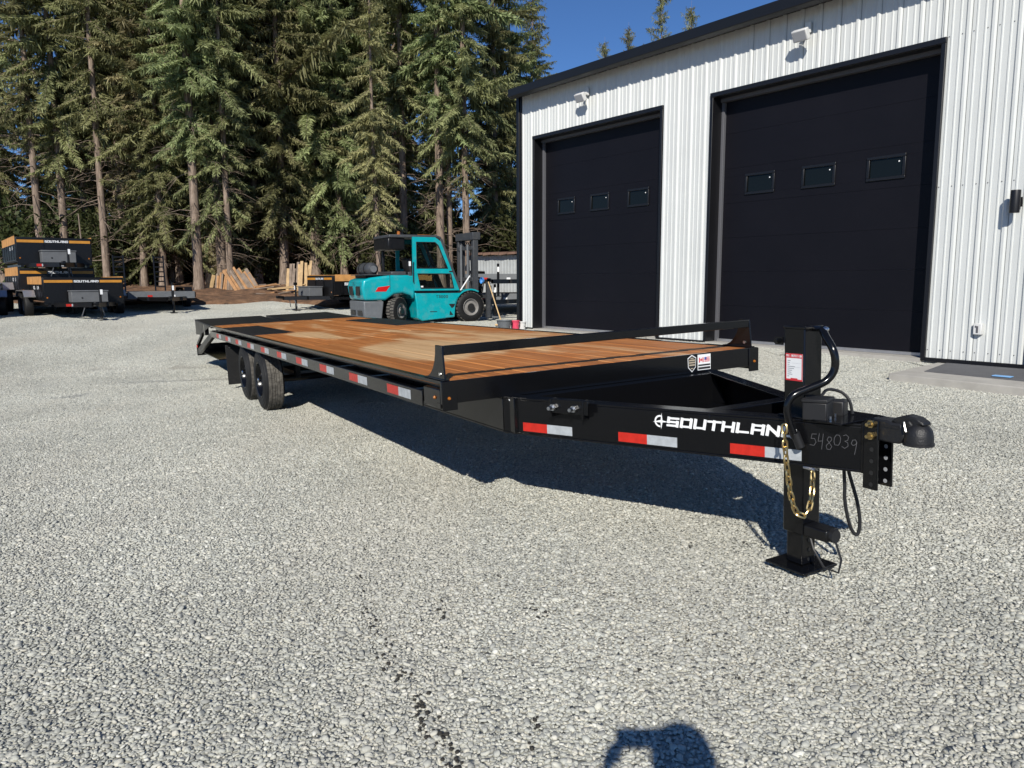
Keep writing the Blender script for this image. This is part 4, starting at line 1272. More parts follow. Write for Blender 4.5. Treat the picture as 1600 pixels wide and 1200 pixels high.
def wall_fittings():
    s = empty('wall_sconce')
    s.matrix_world = BMW @ Matrix.Translation((10.22, -0.033, 2.07))
    tag(s, 'black cylinder wall sconce at the right edge of the white wall', 'wall lamp')
    MB().box(-0.045, 0.045, -0.02, 0.0, -0.06, 0.06).build('back_plate', 'trim_black', s, bevel=0.004)
    MB().box(-0.025, 0.025, -0.07, -0.02, -0.03, 0.03).build('arm', 'trim_black', s)
    MB().lathe([(0.0, -0.14), (0.056, -0.14), (0.058, -0.13), (0.058, 0.13), (0.056, 0.14), (0.0, 0.14)], (0, -0.125, 0), (0, 0, 1), 24).build('shade', 'trim_black', s, smooth=True)
    s = empty('outlet_box')
    s.matrix_world = BMW @ Matrix.Translation((9.865, -0.001, 0.45))
    tag(s, 'small white weatherproof outlet box low on the ribbed wall', 'outlet')
    MB().box(-0.052, 0.052, -0.075, 0.0, -0.075, 0.075).build('cover', 'white_plastic', s, bevel=0.01)
    MB().box(-0.012, 0.014, -0.079, -0.0755, -0.05, 0.04).box(-0.028, -0.010, -0.0795, -0.0755, 0.02, 0.045).build('hasp', 'seal_grey', s, bevel=0.002)
    # man door at the right edge
    d = empty('entry_door')
    d.matrix_world = BMW @ Matrix.Translation((10.62, -0.03, 0.0))
    tag(d, 'black entry door and frame at the right end of the wall', 'door')
    MB().box(-0.13, -0.03, -0.07, 0.0, 0.0, 2.16).box(0.93, 1.03, -0.07, 0.0, 0.0, 2.16).box(-0.03, 0.93, -0.07, 0.0, 2.06, 2.16).build('frame', 'trim_black', d, bevel=0.004)
    lf = MB().box(-0.028, 0.928, -0.045, -0.003, 0.01, 2.055).build('leaf', 'trim_black', d, bevel=0.003)
    MB().lathe([(0, -.02), (.03, -.02), (.03, 0)], (0.05, -0.045, 1.0), (0, -1, 0), 14).build('handle_rose', 'alu', lf, smooth=True)
    MB().tube([(0.05, -0.05, 1.0), (0.05, -0.10, 1.0), (0.16, -0.10, 1.0)], 0.011, 8).build('handle', 'alu', lf, smooth=True)
    # concrete slab with rubber mat
    sl = empty('door_slab')
    sl.matrix_world = BMW @ Matrix.Translation((0, 0, 0))
    tag(sl, 'pale concrete door slab with grey mat in front of the entry door', 'slab')
    MB().hexa([(9.50, -1.62, -0.45), (13.5, -1.95, -0.45), (13.5, -0.055, -0.45), (9.38, -0.055, -0.45), (9.50, -1.62, -0.055), (13.5, -1.95, -0.055), (13.5, -0.055, -0.035), (9.38, -0.055, -0.035)]).build('concrete_slab', 'concrete', sl, bevel=0.015)
    MB().hexa([(9.72, -1.16, -0.060), (13.3, -1.42, -0.060), (13.3, -0.09, -0.050), (9.52, -0.09, -0.050), (9.72, -1.16, -0.040), (13.3, -1.42, -0.042), (13.3, -0.09, -0.024), (9.52, -0.09, -0.024)]).build('rubber_mat', 'mat_grey', sl, bevel=0.004)
    sc = MB().obox(BMW @ Vector((10.58, -1.08, -0.028)), Vector((BD[0], BD[1], 0)) * 0.10, Vector((BN[0], BN[1], 0)) * 0.05, (0, 0, 0.006)).build('plastic_scrap', 'tarp_blue', None, bevel=0.004)
    tag(sc, 'scrap of pale blue plastic lying on the grey door mat', 'scrap')
wall_fittings()

# ------------------------------------------------------------------ forklift
def forklift():
    rz = math.radians(28)
    near_contact = Vector((-1.13, 21.0, 0))
    Rm = Matrix.Rotation(rz, 3, 'Z')
    org = near_contact - Rm @ Vector((2.0, -0.62, 0))
    f = empty('forklift', (org.x, org.y, gz(org.x, org.y) + 0.0), rz)
    tag(f, 'teal and dark grey forklift with cab and mast parked behind the flatbed trailer', 'forklift')
    T = 'teal_paint'; G = 'dark_grey_paint'
    hw = 0.66
    def side_prism(prof, y0, y1): return MB().prism([(x, y0, z) for x, z in prof], (0, y1 - y0, 0))
    # counterweight
    cw = side_prism([(-0.98, 0.62), (-1.04, 0.95), (-1.00, 1.14), (-0.80, 1.20), (-0.25, 1.27), (0.36, 1.27), (0.40, 0.80), (0.36, 0.62), (0.26, 0.74), (0.05, 0.80), (-0.18, 0.77), (-0.42, 0.62)], -hw, hw)
    c = cw.build('counterweight', T, f, bevel=0.06, seg=3)
    lw = side_prism([(-0.98, 0.12), (-1.00, 0.60), (-0.46, 0.60), (-0.52, 0.12)], -hw + 0.02, hw - 0.02)
    lo = lw.build('rear_bumper', 'mid_grey_paint', f, bevel=0.03)
    for s in (-1, 1):
        MB().prism([(-1.012, s * 0.12, 0.24), (-1.012, s * 0.52, 0.24), (-1.012, s * 0.45, 0.36), (-1.012, s * 0.12, 0.36)], (0.02, 0, 0)).build('bumper_slot', 'decal_black', lo)
        MB().prism([(-1.055, s * 0.14, 0.74), (-1.055, s * 0.42, 0.74), (-1.055, s * 0.50, 0.98), (-1.055, s * 0.14, 0.98)], (0.03, 0, 0)).build('grille', 'decal_black', c, bevel=0.01)
        MB().prism([(-0.70, s * (hw + 0.004), 0.84), (-0.40, s * (hw + 0.004), 0.84), (-0.28, s * (hw + 0.004), 1.00), (-0.62, s * (hw + 0.004), 0.96)], (0, -s * 0.03, 0)).build('tail_light', 'red_lens', c, bevel=0.01)
    text_mesh('130', (-1.062, 0.15, 1.02), (0, -1, 0), (0, 0, 1), 0.07, 0.06, 0.02, 0.012, 0, (-1, 0, 0), 0.003).build('model_number', 'decal_black', f)
    # chassis side with step
    ch = side_prism([(0.38, 0.80), (1.74, 0.80), (1.66, 0.72), (1.55, 0.45), (1.52, 0.14), (0.58, 0.06), (0.44, 0.14), (0.42, 0.55)], -hw, hw)
    cb = ch.build('chassis', T, f, bevel=0.025)
    for s in (-1, 1):
        fe = []
        for k in range(9):
            a = math.radians(172 - k * 14)
            fe.append((2.0 + 0.50 * math.cos(a), 0.40 + 0.50 * math.sin(a)))
        inn = [(2.0 + 0.455 * math.cos(math.radians(172 - k * 14)), 0.40 + 0.455 * math.sin(math.radians(172 - k * 14))) for k in range(9)][::-1]
        y0, y1 = (-hw, -hw + 0.30) if s < 0 else (hw - 0.30, hw)
        side_prism(fe + inn, y0, y1).build('front_fender', T, f, bevel=0.01)
    text_mesh('T3000', (0.98, -hw - 0.001, 0.66), (1, 0, 0), (0, 0, 1), 0.075, 0.055, 0.016, 0.013, 0, (0, -1, 0), 0.003).build('model_number', 'decal_black', f)
    MB().prism([(1.34, -hw - 0.004, 0.50), (1.53, -hw - 0.004, 0.50), (1.50, -hw - 0.004, 0.43), (1.43, -hw - 0.004, 0.38)], (0, 0.01, 0)).build('step_hole', 'decal_black', f)
    MB().prism([(1.36, -hw - 0.004, 0.20), (1.47, -hw - 0.004, 0.20), (1.38, -hw - 0.004, 0.32)], (0, 0.01, 0)).build('step_hole', 'decal_black', f)
    MB().box(0.80, 1.0, -hw - 0.004, -hw + 0.01, 0.29, 0.31).build('vent_slot', 'decal_black', f)
    # cab: posts, roof, doors with panes
    zt = 2.27
    for s in (-1, 1):
        y = s * (hw - 0.05)
        MB().beam((0.34, y, 0.82), (0.26, y, 1.35), 0.07, 0.09).beam((0.26, y, 1.35), (0.26, y, zt - 0.02), 0.07, 0.09).build('rear_pillar', G, f, bevel=0.012)
        MB().beam((1.72, y, 0.84), (1.16, y, zt - 0.06), 0.06, 0.07).build('front_pillar', G, f, bevel=0.012)
    MB().prism([(-0.28, -hw + 0.02, zt - 0.05), (1.05, -hw + 0.02, zt - 0.03), (1.20, -hw + 0.02, zt - 0.10), (1.16, -hw + 0.02, zt), (1.02, -hw + 0.02, zt + 0.04), (-0.28, -hw + 0.02, zt + 0.03)], (0, 2 * hw - 0.04, 0)).build('roof', G, f, bevel=0.02)
    for s in (-1, 1):
        y = s * (hw - 0.04)
        MB().beam((-0.24, y, 1.24), (-0.24, y, zt - 0.04), 0.06, 0.06).build('rear_guard_post', G, f, bevel=0.01)
    MB().box(-0.30, 0.16, -hw + 0.06, hw - 0.06, zt - 0.36, zt - 0.055).build('heater_unit', 'black_satin', f, bevel=0.03)
    MB().box(-0.22, 0.20, -hw + 0.1, hw - 0.1, 1.25, 1.36).build('engine_cover', G, f, bevel=0.03)
    for s in (-1, 1):
        y0 = s * (hw - 0.015)
        d = MB()
        out = [(0.34, 0.86), (0.34, zt - 0.02), (0.98, zt - 0.02), (1.13, zt - 0.12), (1.66, 0.86)]
        # door as strips round two panes
        top = [(0.44, 1.44), (0.44, 2.12), (0.97, 2.12), (1.06, 2.04), (1.33, 1.44)]
        bot = [(0.54, 0.92), (0.46, 1.30), (1.42, 1.30), (1.50, 0.92)]
        bm = bmesh.new()
        def loop(pts): return [bm.verts.new((x, y0, z)) for x, z in pts]
        oe = loop(out); te = loop(top); be = loop(bot)
        edges = []
        for lp in (oe, te, be):
            for i in range(len(lp)): edges.append(bm.edges.new((lp[i], lp[(i + 1) % len(lp)])))
        bmesh.ops.triangle_fill(bm, use_beauty=True, use_dissolve=False, edges=edges)
        # drop faces that fill the pane openings
        def inside(pt, poly):
            x, z = pt; r = False; j = len(poly) - 1
            for i in range(len(poly)):
                if (poly[i][1] > z) != (poly[j][1] > z) and x < (poly[j][0] - poly[i][0]) * (z - poly[i][1]) / (poly[j][1] - poly[i][1]) + poly[i][0]: r = not r
                j = i
            return r
        kill = [fc for fc in bm.faces if any(inside((fc.calc_center_median().x, fc.calc_center_median().z), pl) for pl in (top, bot))]
        bmesh.ops.delete(bm, geom=kill, context='FACES_ONLY')
        me = bpy.data.meshes.new('door'); bm.to_mesh(me); bm.free()
        me.materials.append(MAT[T])
        o = link_mesh('door', me, f)
        so = o.modifiers.new('thick', 'SOLIDIFY'); so.thickness = 0.05; so.offset = 0
        for nm, pl in (('upper_pane', top), ('lower_pane', bot)):
            MB().prism([(x, y0 - 0.003, z) for x, z in pl], (0, 0.006, 0)).build(nm, 'clear_glass', o)
            # dark rubber seal
            cx = sum(p[0] for p in pl) / len(pl); cz = sum(p[1] for p in pl) / len(pl)
            MB().tube([(cx + (x - cx) * 0.985, y0 - s * -0.026, cz + (z - cz) * 0.985) for x, z in pl], 0.016, 6, closed=True).build('pane_seal', 'black_plastic', o)
    # seat, wheel, console inside
    st = MB().box(0.42, 0.90, -0.26, 0.26, 1.00, 1.14).obox((0.46, 0, 1.42), (0.06, 0, 0.01), (0, 0.24, 0), (-0.06, 0, 0.30))
    st.build('seat', 'black_plastic', f, bevel=0.05, seg=3)
    MB().beam((1.42, 0, 0.90), (1.16, 0, 1.36), 0.10, 0.10).tube([(1.10 + 0.05 * math.cos(a), 0.17 * math.sin(a), 1.42 + 0.16 * math.cos(a)) for a in [i * math.pi / 8 for i in range(16)]], 0.016, 6, closed=True).build('steering_column', 'black_plastic', f)
    MB().box(0.36, 1.60, -hw + 0.08, hw - 0.08, 0.80, 0.86).build('cab_floor', G, f)
    MB().lathe([(0.0, .11), (0.04, .10), (0.05, .0)], (0.10, -0.30, zt + 0.03), (0, 0, 1), 12).build('beacon', 'amber', f, smooth=True)
    MB().box(0.60, 0.95, -0.4, -0.34, zt + 0.03, zt + 0.06).build('roof_lamp', 'amber', f)
    # gas tank across the rear
    tk = MB().lathe([(0.0, -0.50), (0.10, -0.49), (0.155, -0.44), (0.17, -0.38), (0.17, 0.38), (0.155, 0.44), (0.10, 0.49), (0.0, 0.50)], (-0.66, 0.06, 1.42), (0, 1, 0), 24)
    g = tk.build('gas_tank', 'dark_grey_paint', f, smooth=True)
    MB().lathe([(0.172, -.25), (0.18, -.25), (0.18, -.21), (0.172, -.21)], (-0.66, 0.06, 1.42), (0, 1, 0), 24).lathe([(0.172, .21), (0.18, .21), (0.18, .25), (0.172, .25)], (-0.66, 0.06, 1.42), (0, 1, 0), 24).build('tank_strap', 'black_satin', g, smooth=True)
    MB().lathe([(0.0, -.54), (0.085, -.54), (0.085, -.47)], (-0.66, 0.06, 1.42), (0, 1, 0), 16).build('tank_collar', 'mid_grey_paint', g, smooth=True)
    MB().box(-0.86, -0.46, -0.40, 0.5, 1.20, 1.27).build('tank_cradle', 'black_satin', f)
    # wheels
    def wheel(x, y, R, wd, s, ang, nm):
        ax = Vector((math.sin(ang) * s, s * math.cos(ang), 0))
        if s < 0: ax = Vector((math.sin(ang), -math.cos(ang), 0))
        c = Vector((x, y, R - 0.005))
        ty = MB().lathe([(R * .55, 0), (R * .60, .012), (R * .86, .010), (R * .965, -.015), (R, -.05), (R, -wd + .05), (R * .965, -wd + .015), (R * .86, -wd - .01), (R * .55, -wd)], c, ax, 32, closed=True).build('tyre', 'rubber', f, smooth=True)
        fw = Vector((0, 0, 1)).cross(ax)
        tb = MB(); n = 26
        for k in range(n):
            for r_i, (h0, h1) in enumerate(((-.02, -wd * .48), (-wd * .52, -wd + .02))):
                a0 = 2 * math.pi * (k + .5 * r_i) / n; a1 = a0 + 2 * math.pi / n * .62
                q = []
                for rr in (R * .985, R * 1.025):
                    for (an, hh) in ((a0, h0), (a1, h0), (a1, h1), (a0, h1)):
                        q.append(c + ax * hh + (fw * math.cos(an) + Vector((0, 0, 1)) * math.sin(an)) * rr)
                tb.hexa(q)
        tb.build('tread', 'tread_rubber', ty)
        rm = MB().lathe([(R * .57, .004), (R * .55, .010), (R * .50, -.01), (R * .44, -.05), (R * .28, -.05), (R * .26, .01), (0, .012)], c, ax, 24).build('rim', 'rim_grey', f, smooth=True)
        MB().lathe([(R * .26, .012), (R * .24, .035), (0, .04)], c, ax, 20).build('hub', 'decal_black', rm, smooth=True)
    for s in (-1, 1):
        wheel(2.0, s * (hw + 0.0), 0.405, 0.30, s, 0.0, 'front')
        wheel(0.02, s * (hw - 0.08), 0.345, 0.25, s, math.radians(38 if s < 0 else -38), 'rear')
    MB().box(-0.15, 0.2, -0.5, 0.5, 0.22, 0.42).build('steer_axle', G, f, bevel=0.02)
    # mast, carriage, forks
    for s in (-1, 1):
        y = s * 0.50
        MB().box(2.14, 2.28, y - 0.06, y + 0.06, 0.10, 2.36).build('outer_mast', G, f, bevel=0.008)
        y = s * 0.37
        MB().box(2.18, 2.30, y - 0.045, y + 0.045, 0.14, 2.34).build('inner_mast', G, f, bevel=0.008)
        MB().cyl((2.12, s * 0.22, 0.2), (2.12, s * 0.22, 2.1), 0.035, n=10).build('lift_cylinder', 'mid_grey_paint', f, smooth=True)
        MB().cyl((1.55, s * 0.45, 0.55), (2.14, s * 0.45, 0.85), 0.04, n=10).build('tilt_cylinder', 'mid_grey_paint', f, smooth=True)
    for z in (2.24, 1.95, 1.1, 0.35):
        MB().box(2.125, 2.18, -0.49, 0.49, z, z + (0.14 if z > 2 else 0.10)).build('mast_cross', G, f, bevel=0.008)
    MB().box(2.11, 2.34, -0.58, 0.58, 2.22, 2.42).build('mast_head', G, f, bevel=0.01)
    for z in (0.30, 0.62):
        MB().box(2.605, 2.66, -0.62, 0.62, z, z + 0.10).build('carriage_bar', G, f, bevel=0.008)
    for s in (-1, 1):
        MB().prism([(2.662, s * .42 - .06, 0.08), (3.60, s * .42 - .06, 0.06), (3.60, s * .42 - .06, 0.075), (2.74, s * .42 - .06, 0.13), (2.72, s * .42 - .06, 0.98), (2.662, s * .42 - .06, 0.98)], (0, 0.12, 0)).build('fork', 'mid_grey_paint', f, bevel=0.006)
    for s in (-1, 1): MB().box(2.50, 2.60, s * 0.6 - 0.05, s * 0.6 + 0.05, 0.10, 1.08).build('backrest_post', G, f)
    MB().tube([(2.50 + 0.14 * math.cos(a), -0.12, 1.05 + 0.14 * math.sin(a)) for a in [i * math.pi / 8 for i in range(16)]], 0.03, 6, closed=True).build('hose_reel', 'black_plastic', f, smooth=True)
    MB().lathe([(0, .05), (.07, .04), (.09, 0), (.09, -.03)], (2.36, -0.62, 1.12), (1, 0, 0), 16).build('work_lamp', 'blue_plastic', f, smooth=True)
    # seams, rails, hoses and small fittings
    MB().box(-0.30, -0.29, -hw - 0.003, -hw + 0.01, 0.84, 1.26).build('seam_or_shade_line', 'decal_black', f)
    MB().box(0.42, 1.70, -hw - 0.003, -hw + 0.01, 0.793, 0.803).build('seam_or_shade_line', 'decal_black', f)
    MB().box(-0.95, 0.34, -hw + 0.03, hw - 0.03, 1.262, 1.282).build('hood_lid', 'dark_grey_paint', f, bevel=0.008)
    MB().tube([(0.36, -hw - 0.02, 1.05), (0.33, -hw - 0.05, 1.10), (0.33, -hw - 0.05, 1.55), (0.36, -hw - 0.02, 1.60)], 0.012, 6).build('grab_rail', 'black_plastic', f, smooth=True)
    MB().box(1.36, 1.46, -hw - 0.022, -hw + 0.0, 1.345, 1.375).build('door_handle', 'black_plastic', f, bevel=0.006)
    MB().cyl((-0.10, 0.42, 1.25), (-0.10, 0.42, 2.05), 0.045, n=12).build('exhaust', 'black_satin', f, smooth=True)
    for k in range(4):
        y = -0.18 + k * 0.12
        MB().tube([(2.20, y, 2.18), (2.34, y, 1.9), (2.36, y, 1.2), (2.45, y, 0.85), (2.58, y, 0.70)], 0.016, 6).build('hydraulic_hose', 'black_plastic', f, smooth=True)
    MB().box(0.62, 0.78, -hw - 0.004, -hw + 0.01, 0.90, 0.905).build('sill_strip', 'decal_black', f)
    MB().box(0.555, 0.62, -hw - 0.002, -hw + 0.012, 0.945, 0.985).build('warning_label', 'decal_white', f)
    MB().box(0.235, 0.285, -hw - 0.006, -hw + 0.02, 1.50, 1.62).build('pillar_label', 'decal_white', f)
    MB().beam((1.70, -hw + .02, 0.86), (1.95, -hw - 0.05, 1.25), 0.02, 0.03).build('mirror_arm', 'decal_white', f)
forklift()

# ------------------------------------------------------------------ dump trailers and flat trailers behind
def dump_trailer(name, label, wheels=True, text=True):
    t = empty(name)
    tag(t, label, 'trailer')
    B = 'black_satin'
    hw, L = 1.05, 4.2
    zb, zt = 0.42, 1.21
    fp = MB().box(-hw, hw, 0.0, 0.05, zb, zt)
    fp.build('front_panel', B, t, bevel=0.01)
    for k in (-0.35, 0.35):
        MB().box(k - 0.04, k + 0.04, -0.03, -0.001, zb + 0.02, zt - 0.18).build('panel_post', B, t)
    MB().box(-hw + .02, hw - .02, -0.012, -0.001, zt - 0.15, zt - 0.075).build('stripe', 'orange_stripe', t)
    MB().box(-0.30, 0.42, -0.016, -0.0125, zt - 0.155, zt - 0.07).build('name_field', 'decal_black', t)
    text_mesh('SOUTHLAND', (-0.27, -0.016, zt - 0.145), (1, 0, 0), (0, 0, 1), 0.065, 0.064, 0.010, 0.017, 0.15, (0, -1, 0), 0.003).build('brand_lettering', 'decal_white', t)
    for s in (-1, 1):
        MB().box(s * hw - 0.025, s * hw + 0.025, 0.051, L, zb + 0.12, zt).build('side_panel', B, t, bevel=0.01)
        MB().box(s * (hw + .032) - 0.006, s * (hw + .032) + 0.006, 0.10, L - 0.1, zt - 0.20, zt + 0.03).build('side_board', 'plywood', t)
        for k in range(6):
            y = 0.35 + k * 0.72
            MB().box(s * (hw + .052) - 0.012, s * (hw + .052) + 0.012, y - 0.03, y + 0.03, zb + 0.15, zt - 0.21).build('side_post', B, t)
        ax = (0, 1, 0) if s > 0 else (0, -1, 0)
        o = (s * (hw + 0.026), 0.45 if s > 0 else 1.75, 0.86)
        text_mesh('SOUTHLAND', o, ax, (0, 0, 1), 0.10, 0.125, 0.018, 0.03, 0.15, (s, 0, 0), 0.004).build('side_lettering', 'decal_white', t)
        MB().box(s * (hw - .12) - .04, s * (hw - .12) + .04, 0.0, L, 0.36, 0.46).build('frame_rail', B, t)
        MB().lathe([(0, .012), (.02, .008), (.025, 0)], (s * (hw - 0.08), -0.001, 0.62), (0, -1, 0), 10).build('marker_light', 'amber', t)
    MB().box(-hw + 0.03, hw - 0.03, 0.06, L, zb + 0.10, zb + 0.15).build('floor', B, t)
    MB().box(-hw, hw, L + 0.001, L + 0.05, zb + 0.12, zt).build('tail_gate', B, t)
    # tongue, tool box, jack
    for s in (-1, 1):
        MB().beam((s * 0.80, 0.02, 0.42), (s * 0.06, -1.35, 0.42), 0.06, 0.12).build('tongue_beam', B, t)
    MB().box(-0.45, 0.50, -0.62, -0.12, 0.49, 0.80).build('tool_box', 'toolbox_grey', t, bevel=0.012)
    MB().box(-0.47, 0.52, -0.64, -0.10, 0.801, 0.835).build('box_lid', 'toolbox_grey', t, bevel=0.008)
    MB().lathe([(0, .015), (.02, .01), (.025, 0)], (-0.18, -0.621, 0.62), (0, -1, 0), 10).build('lock', 'decal_black', t)
    for (a, b2, m) in ((-0.62, -0.48, 'tape_red'), (-0.48, -0.42, 'tape_silver'), (-0.16, 0.0, 'tape_red'), (0.0, 0.14, 'tape_silver')):
        MB().box(a, b2, -0.70, -0.694, 0.38, 0.45).build('reflector', m, t)
    MB().box(-0.50, 0.50, -0.693, -0.65, 0.36, 0.48).build('tongue_tie', B, t)
    MB().cyl((0.22, -1.0, 0.03), (0.22, -1.0, 0.95), 0.035, n=10).box(0.10, 0.34, -1.10, -0.90, 0.0, 0.02).box(0.17, 0.27, -1.05, -0.95, 0.88, 0.97).build('jack', B, t)
    MB().box(0.215, 0.28, -1.05, -1.04, 0.72, 0.86).build('jack_tag', 'decal_white', t)
    MB().prism([(-0.05, -1.35, 0.40), (0.05, -1.35, 0.40), (0.06, -1.62, 0.42), (-0.06, -1.62, 0.42)], (0, 0, 0.10)).build('coupler', B, t, bevel=0.02)
    for s in (-1, 1):
        MB().prism([(s * 0.20, -1.08, 0.42), (s * 0.20, -1.06, 0.42), (s * 0.30, -0.98, 0.10), (s * 0.30, -1.0, 0.10)], (0.02, 0, 0)).build('safety_chain', 'mid_grey_paint', t)
    if wheels:
        for s in (-1, 1):
            for y in (1.75, 2.62):
                c = (s * (hw + 0.33), y, 0.375)
                ty = MB().lathe([(.20, 0), (.21, .01), (.33, .006), (.37, -.02), (.38, -.04), (.38, -.19), (.37, -.22), (.33, -.24), (.20, -.23)], c, (s, 0, 0), 28, closed=True).build('tyre', 'rubber', t, smooth=True)
                MB().lathe([(.205, .004), (.19, -.03), (.15, -.06), (.06, -.03), (0, -.02)], c, (s, 0, 0), 20).build('rim', 'rim_grey', t, smooth=True)
            lo, hi = sorted((s * (hw + 0.06), s * (hw + 0.36)))
            MB().prism([(lo, 1.22, 0.62), (lo, 1.45, 0.80), (lo, 2.92, 0.80), (lo, 3.15, 0.62), (lo, 3.18, 0.64), (lo, 2.94, 0.83), (lo, 1.43, 0.83), (lo, 1.19, 0.64)], (hi - lo, 0, 0)).build('fender', 'alu', t)
            MB().cyl((0, 1.75, .38), (s * (hw + .1), 1.75, .38), .04, n=8).build('axle', B, t)
            MB().cyl((0, 2.62, .38), (s * (hw + .1), 2.62, .38), .04, n=8).build('axle', B, t)
    return t

def set_on(o, x, y, rz, dz=0.0):
    o.location = (x, y, gz(x, y) + dz); o.rotation_euler = (0, 0, rz)
G4 = 'dump trailers parked by the trees'
A = dump_trailer('dump_trailer', 'front black dump trailer with grey tool box, before the stacked pair')
A['group'] = G4
set_on(A, -12.75, 23.0, math.radians(39))
Cc = copy_tree(A); Cc['label'] = 'lower black dump trailer of the stacked pair, mostly hidden behind the front one'
set_on(Cc, -14.75, 25.1, math.radians(38))
Bb = dump_trailer('dump_trailer', 'wheel-less black dump trailer stacked on top of another dump trailer', wheels=False)
Bb['group'] = G4
set_on(Bb, -14.80, 25.15, math.radians(38), 1.07)
Bb.scale = (1, 1, 1.12)
Cc.scale = (1, 1, 1.2)
Dd = copy_tree(A); Dd['label'] = 'black dump trailer cut off by the left edge of the view'
set_on(Dd, -15.85, 21.6, math.radians(33))
Gg = copy_tree(A); Gg['label'] = 'black dump trailer with its tongue to the left, behind the teal forklift'
corner = Vector((-6.28, 27.0)); rzg = math.radians(-51.5)
set_on(Gg, corner.x - 1.05 * math.cos(rzg), corner.y - 1.05 * math.sin(rzg), rzg)
# green mark on the left trailer
o = MB()
for k in range(7):
    a = k * 0.9
    o.tube([(0.55 + 0.10 * math.cos(a + i * .5) + k * .04, -0.012, 0.86 + 0.06 * math.sin(a * 1.7 + i * .8)) for i in range(5)], 0.012, 4)
o.build('painted_mark', 'decal_green', Dd)

def equipment_trailer(name, label, ramps=True):
    t = empty(name); tag(t, label, 'trailer')
    B = 'black_satin'; hw, L = 1.05, 5.0
    for k in range(10):
        x = -hw + 0.05 + k * 0.2
        MB().box(x, x + 0.193, 0.06, L, 0.62, 0.66).build('deck_board', 'lumber_grey', t)
    for s in (-1, 1):
        MB().box(s * hw - 0.04, s * hw + 0.04, 0.0, L, 0.50, 0.665).build('side_rail', B, t, bevel=0.006)
        lo, hi = sorted((s * (hw + 0.05), s * (hw + 0.32)))
        MB().prism([(lo, 2.0, .55), (lo, 2.2, .80), (lo, 3.9, .80), (lo, 4.1, .55), (lo, 4.13, .57), (lo, 3.92, .83), (lo, 2.18, .83), (lo, 1.97, .57)], (hi - lo, 0, 0)).build('fender', B, t)
        for y in (2.6, 3.45):
            c = (s * (hw + 0.29), y, 0.36)
            MB().lathe([(.19, 0), (.32, .006), (.365, -.03), (.365, -.18), (.32, -.22), (.19, -.21)], c, (s, 0, 0), 24, closed=True).build('tyre', 'rubber', t, smooth=True)
            MB().lathe([(.195, .004), (.18, -.03), (.06, -.02), (0, -.02)], c, (s, 0, 0), 16).build('rim', 'rim_grey', t, smooth=True)
        MB().beam((s * 0.75, 0.0, 0.46), (s * 0.06, -1.4, 0.46), 0.06, 0.13).build('tongue_beam', B, t)
        if ramps:
            r = empty('loading_ramp', parent=t)
            x0 = s * 0.72
            for q in (-0.18, 0.18):
                MB().beam((x0 + q, L + 0.02, 0.66), (x0 + q, L + 0.16, 2.05), 0.05, 0.06).build('ramp_rail', B, r)
            for k in range(7):
                z = 0.82 + k * 0.19
                MB().box(x0 - .155, x0 + .155, L + 0.02 + (z - .66) * .1, L + 0.06 + (z - .66) * .1, z, z + 0.05).build('ramp_rung', B, r)
    MB().box(-hw, hw, -0.03, 0.05, 0.46, 0.70).build('front_rail', 'mid_grey_paint', t, bevel=0.006)
    MB().cyl((0.18, -1.0, 0.02), (0.18, -1.0, 1.0), 0.04, n=10).box(0.08, 0.28, -1.1, -0.9, 0.0, 0.02).build('jack', B, t)
    MB().box(0.16, 0.22, -1.046, -1.04, 0.75, 0.90).build('jack_tag', 'decal_white', t)
    MB().prism([(-0.05, -1.40, 0.44), (0.05, -1.40, 0.44), (0.06, -1.68, 0.46), (-0.06, -1.68, 0.46)], (0, 0, 0.10)).build('coupler', B, t, bevel=0.02)
    MB().box(-0.55, 0.55, -0.60, -0.54, 0.40, 0.52).build('tongue_tie', B, t)
    text_mesh('SOUTHLAND', (-0.46, -0.603, 0.425), (1, 0, 0), (0, 0, 1), 0.075, 0.085, 0.012, 0.02, .15, (0, -1, 0), 0.003).build('brand_lettering', 'decal_white', t)
    MB().box(-0.45, -0.30, -0.036, -0.031, 0.52, 0.58).build('reflector', 'tape_red', t)
    MB().box(0.30, 0.42, -0.036, -0.031, 0.52, 0.58).build('reflector', 'decal_white', t)
    return t
F = equipment_trailer('equipment_trailer', 'low black flat trailer with two upright ladder ramps, right of the dump trailers')
F['group'] = 'flat equipment trailers'
set_on(F, -11.9, 26.2, math.radians(33))
S1 = equipment_trailer('equipment_trailer', 'bottom flat trailer of the stack between the forklift and the white building', ramps=False)
S1['group'] = 'flat equipment trailers'
set_on(S1, -0.55, 24.4, math.radians(-8))
S2 = copy_tree(S1); S2['label'] = 'upper flat trailer of the stack between the forklift and the white building'
set_on(S2, -0.45, 24.6, math.radians(-8), 0.62)

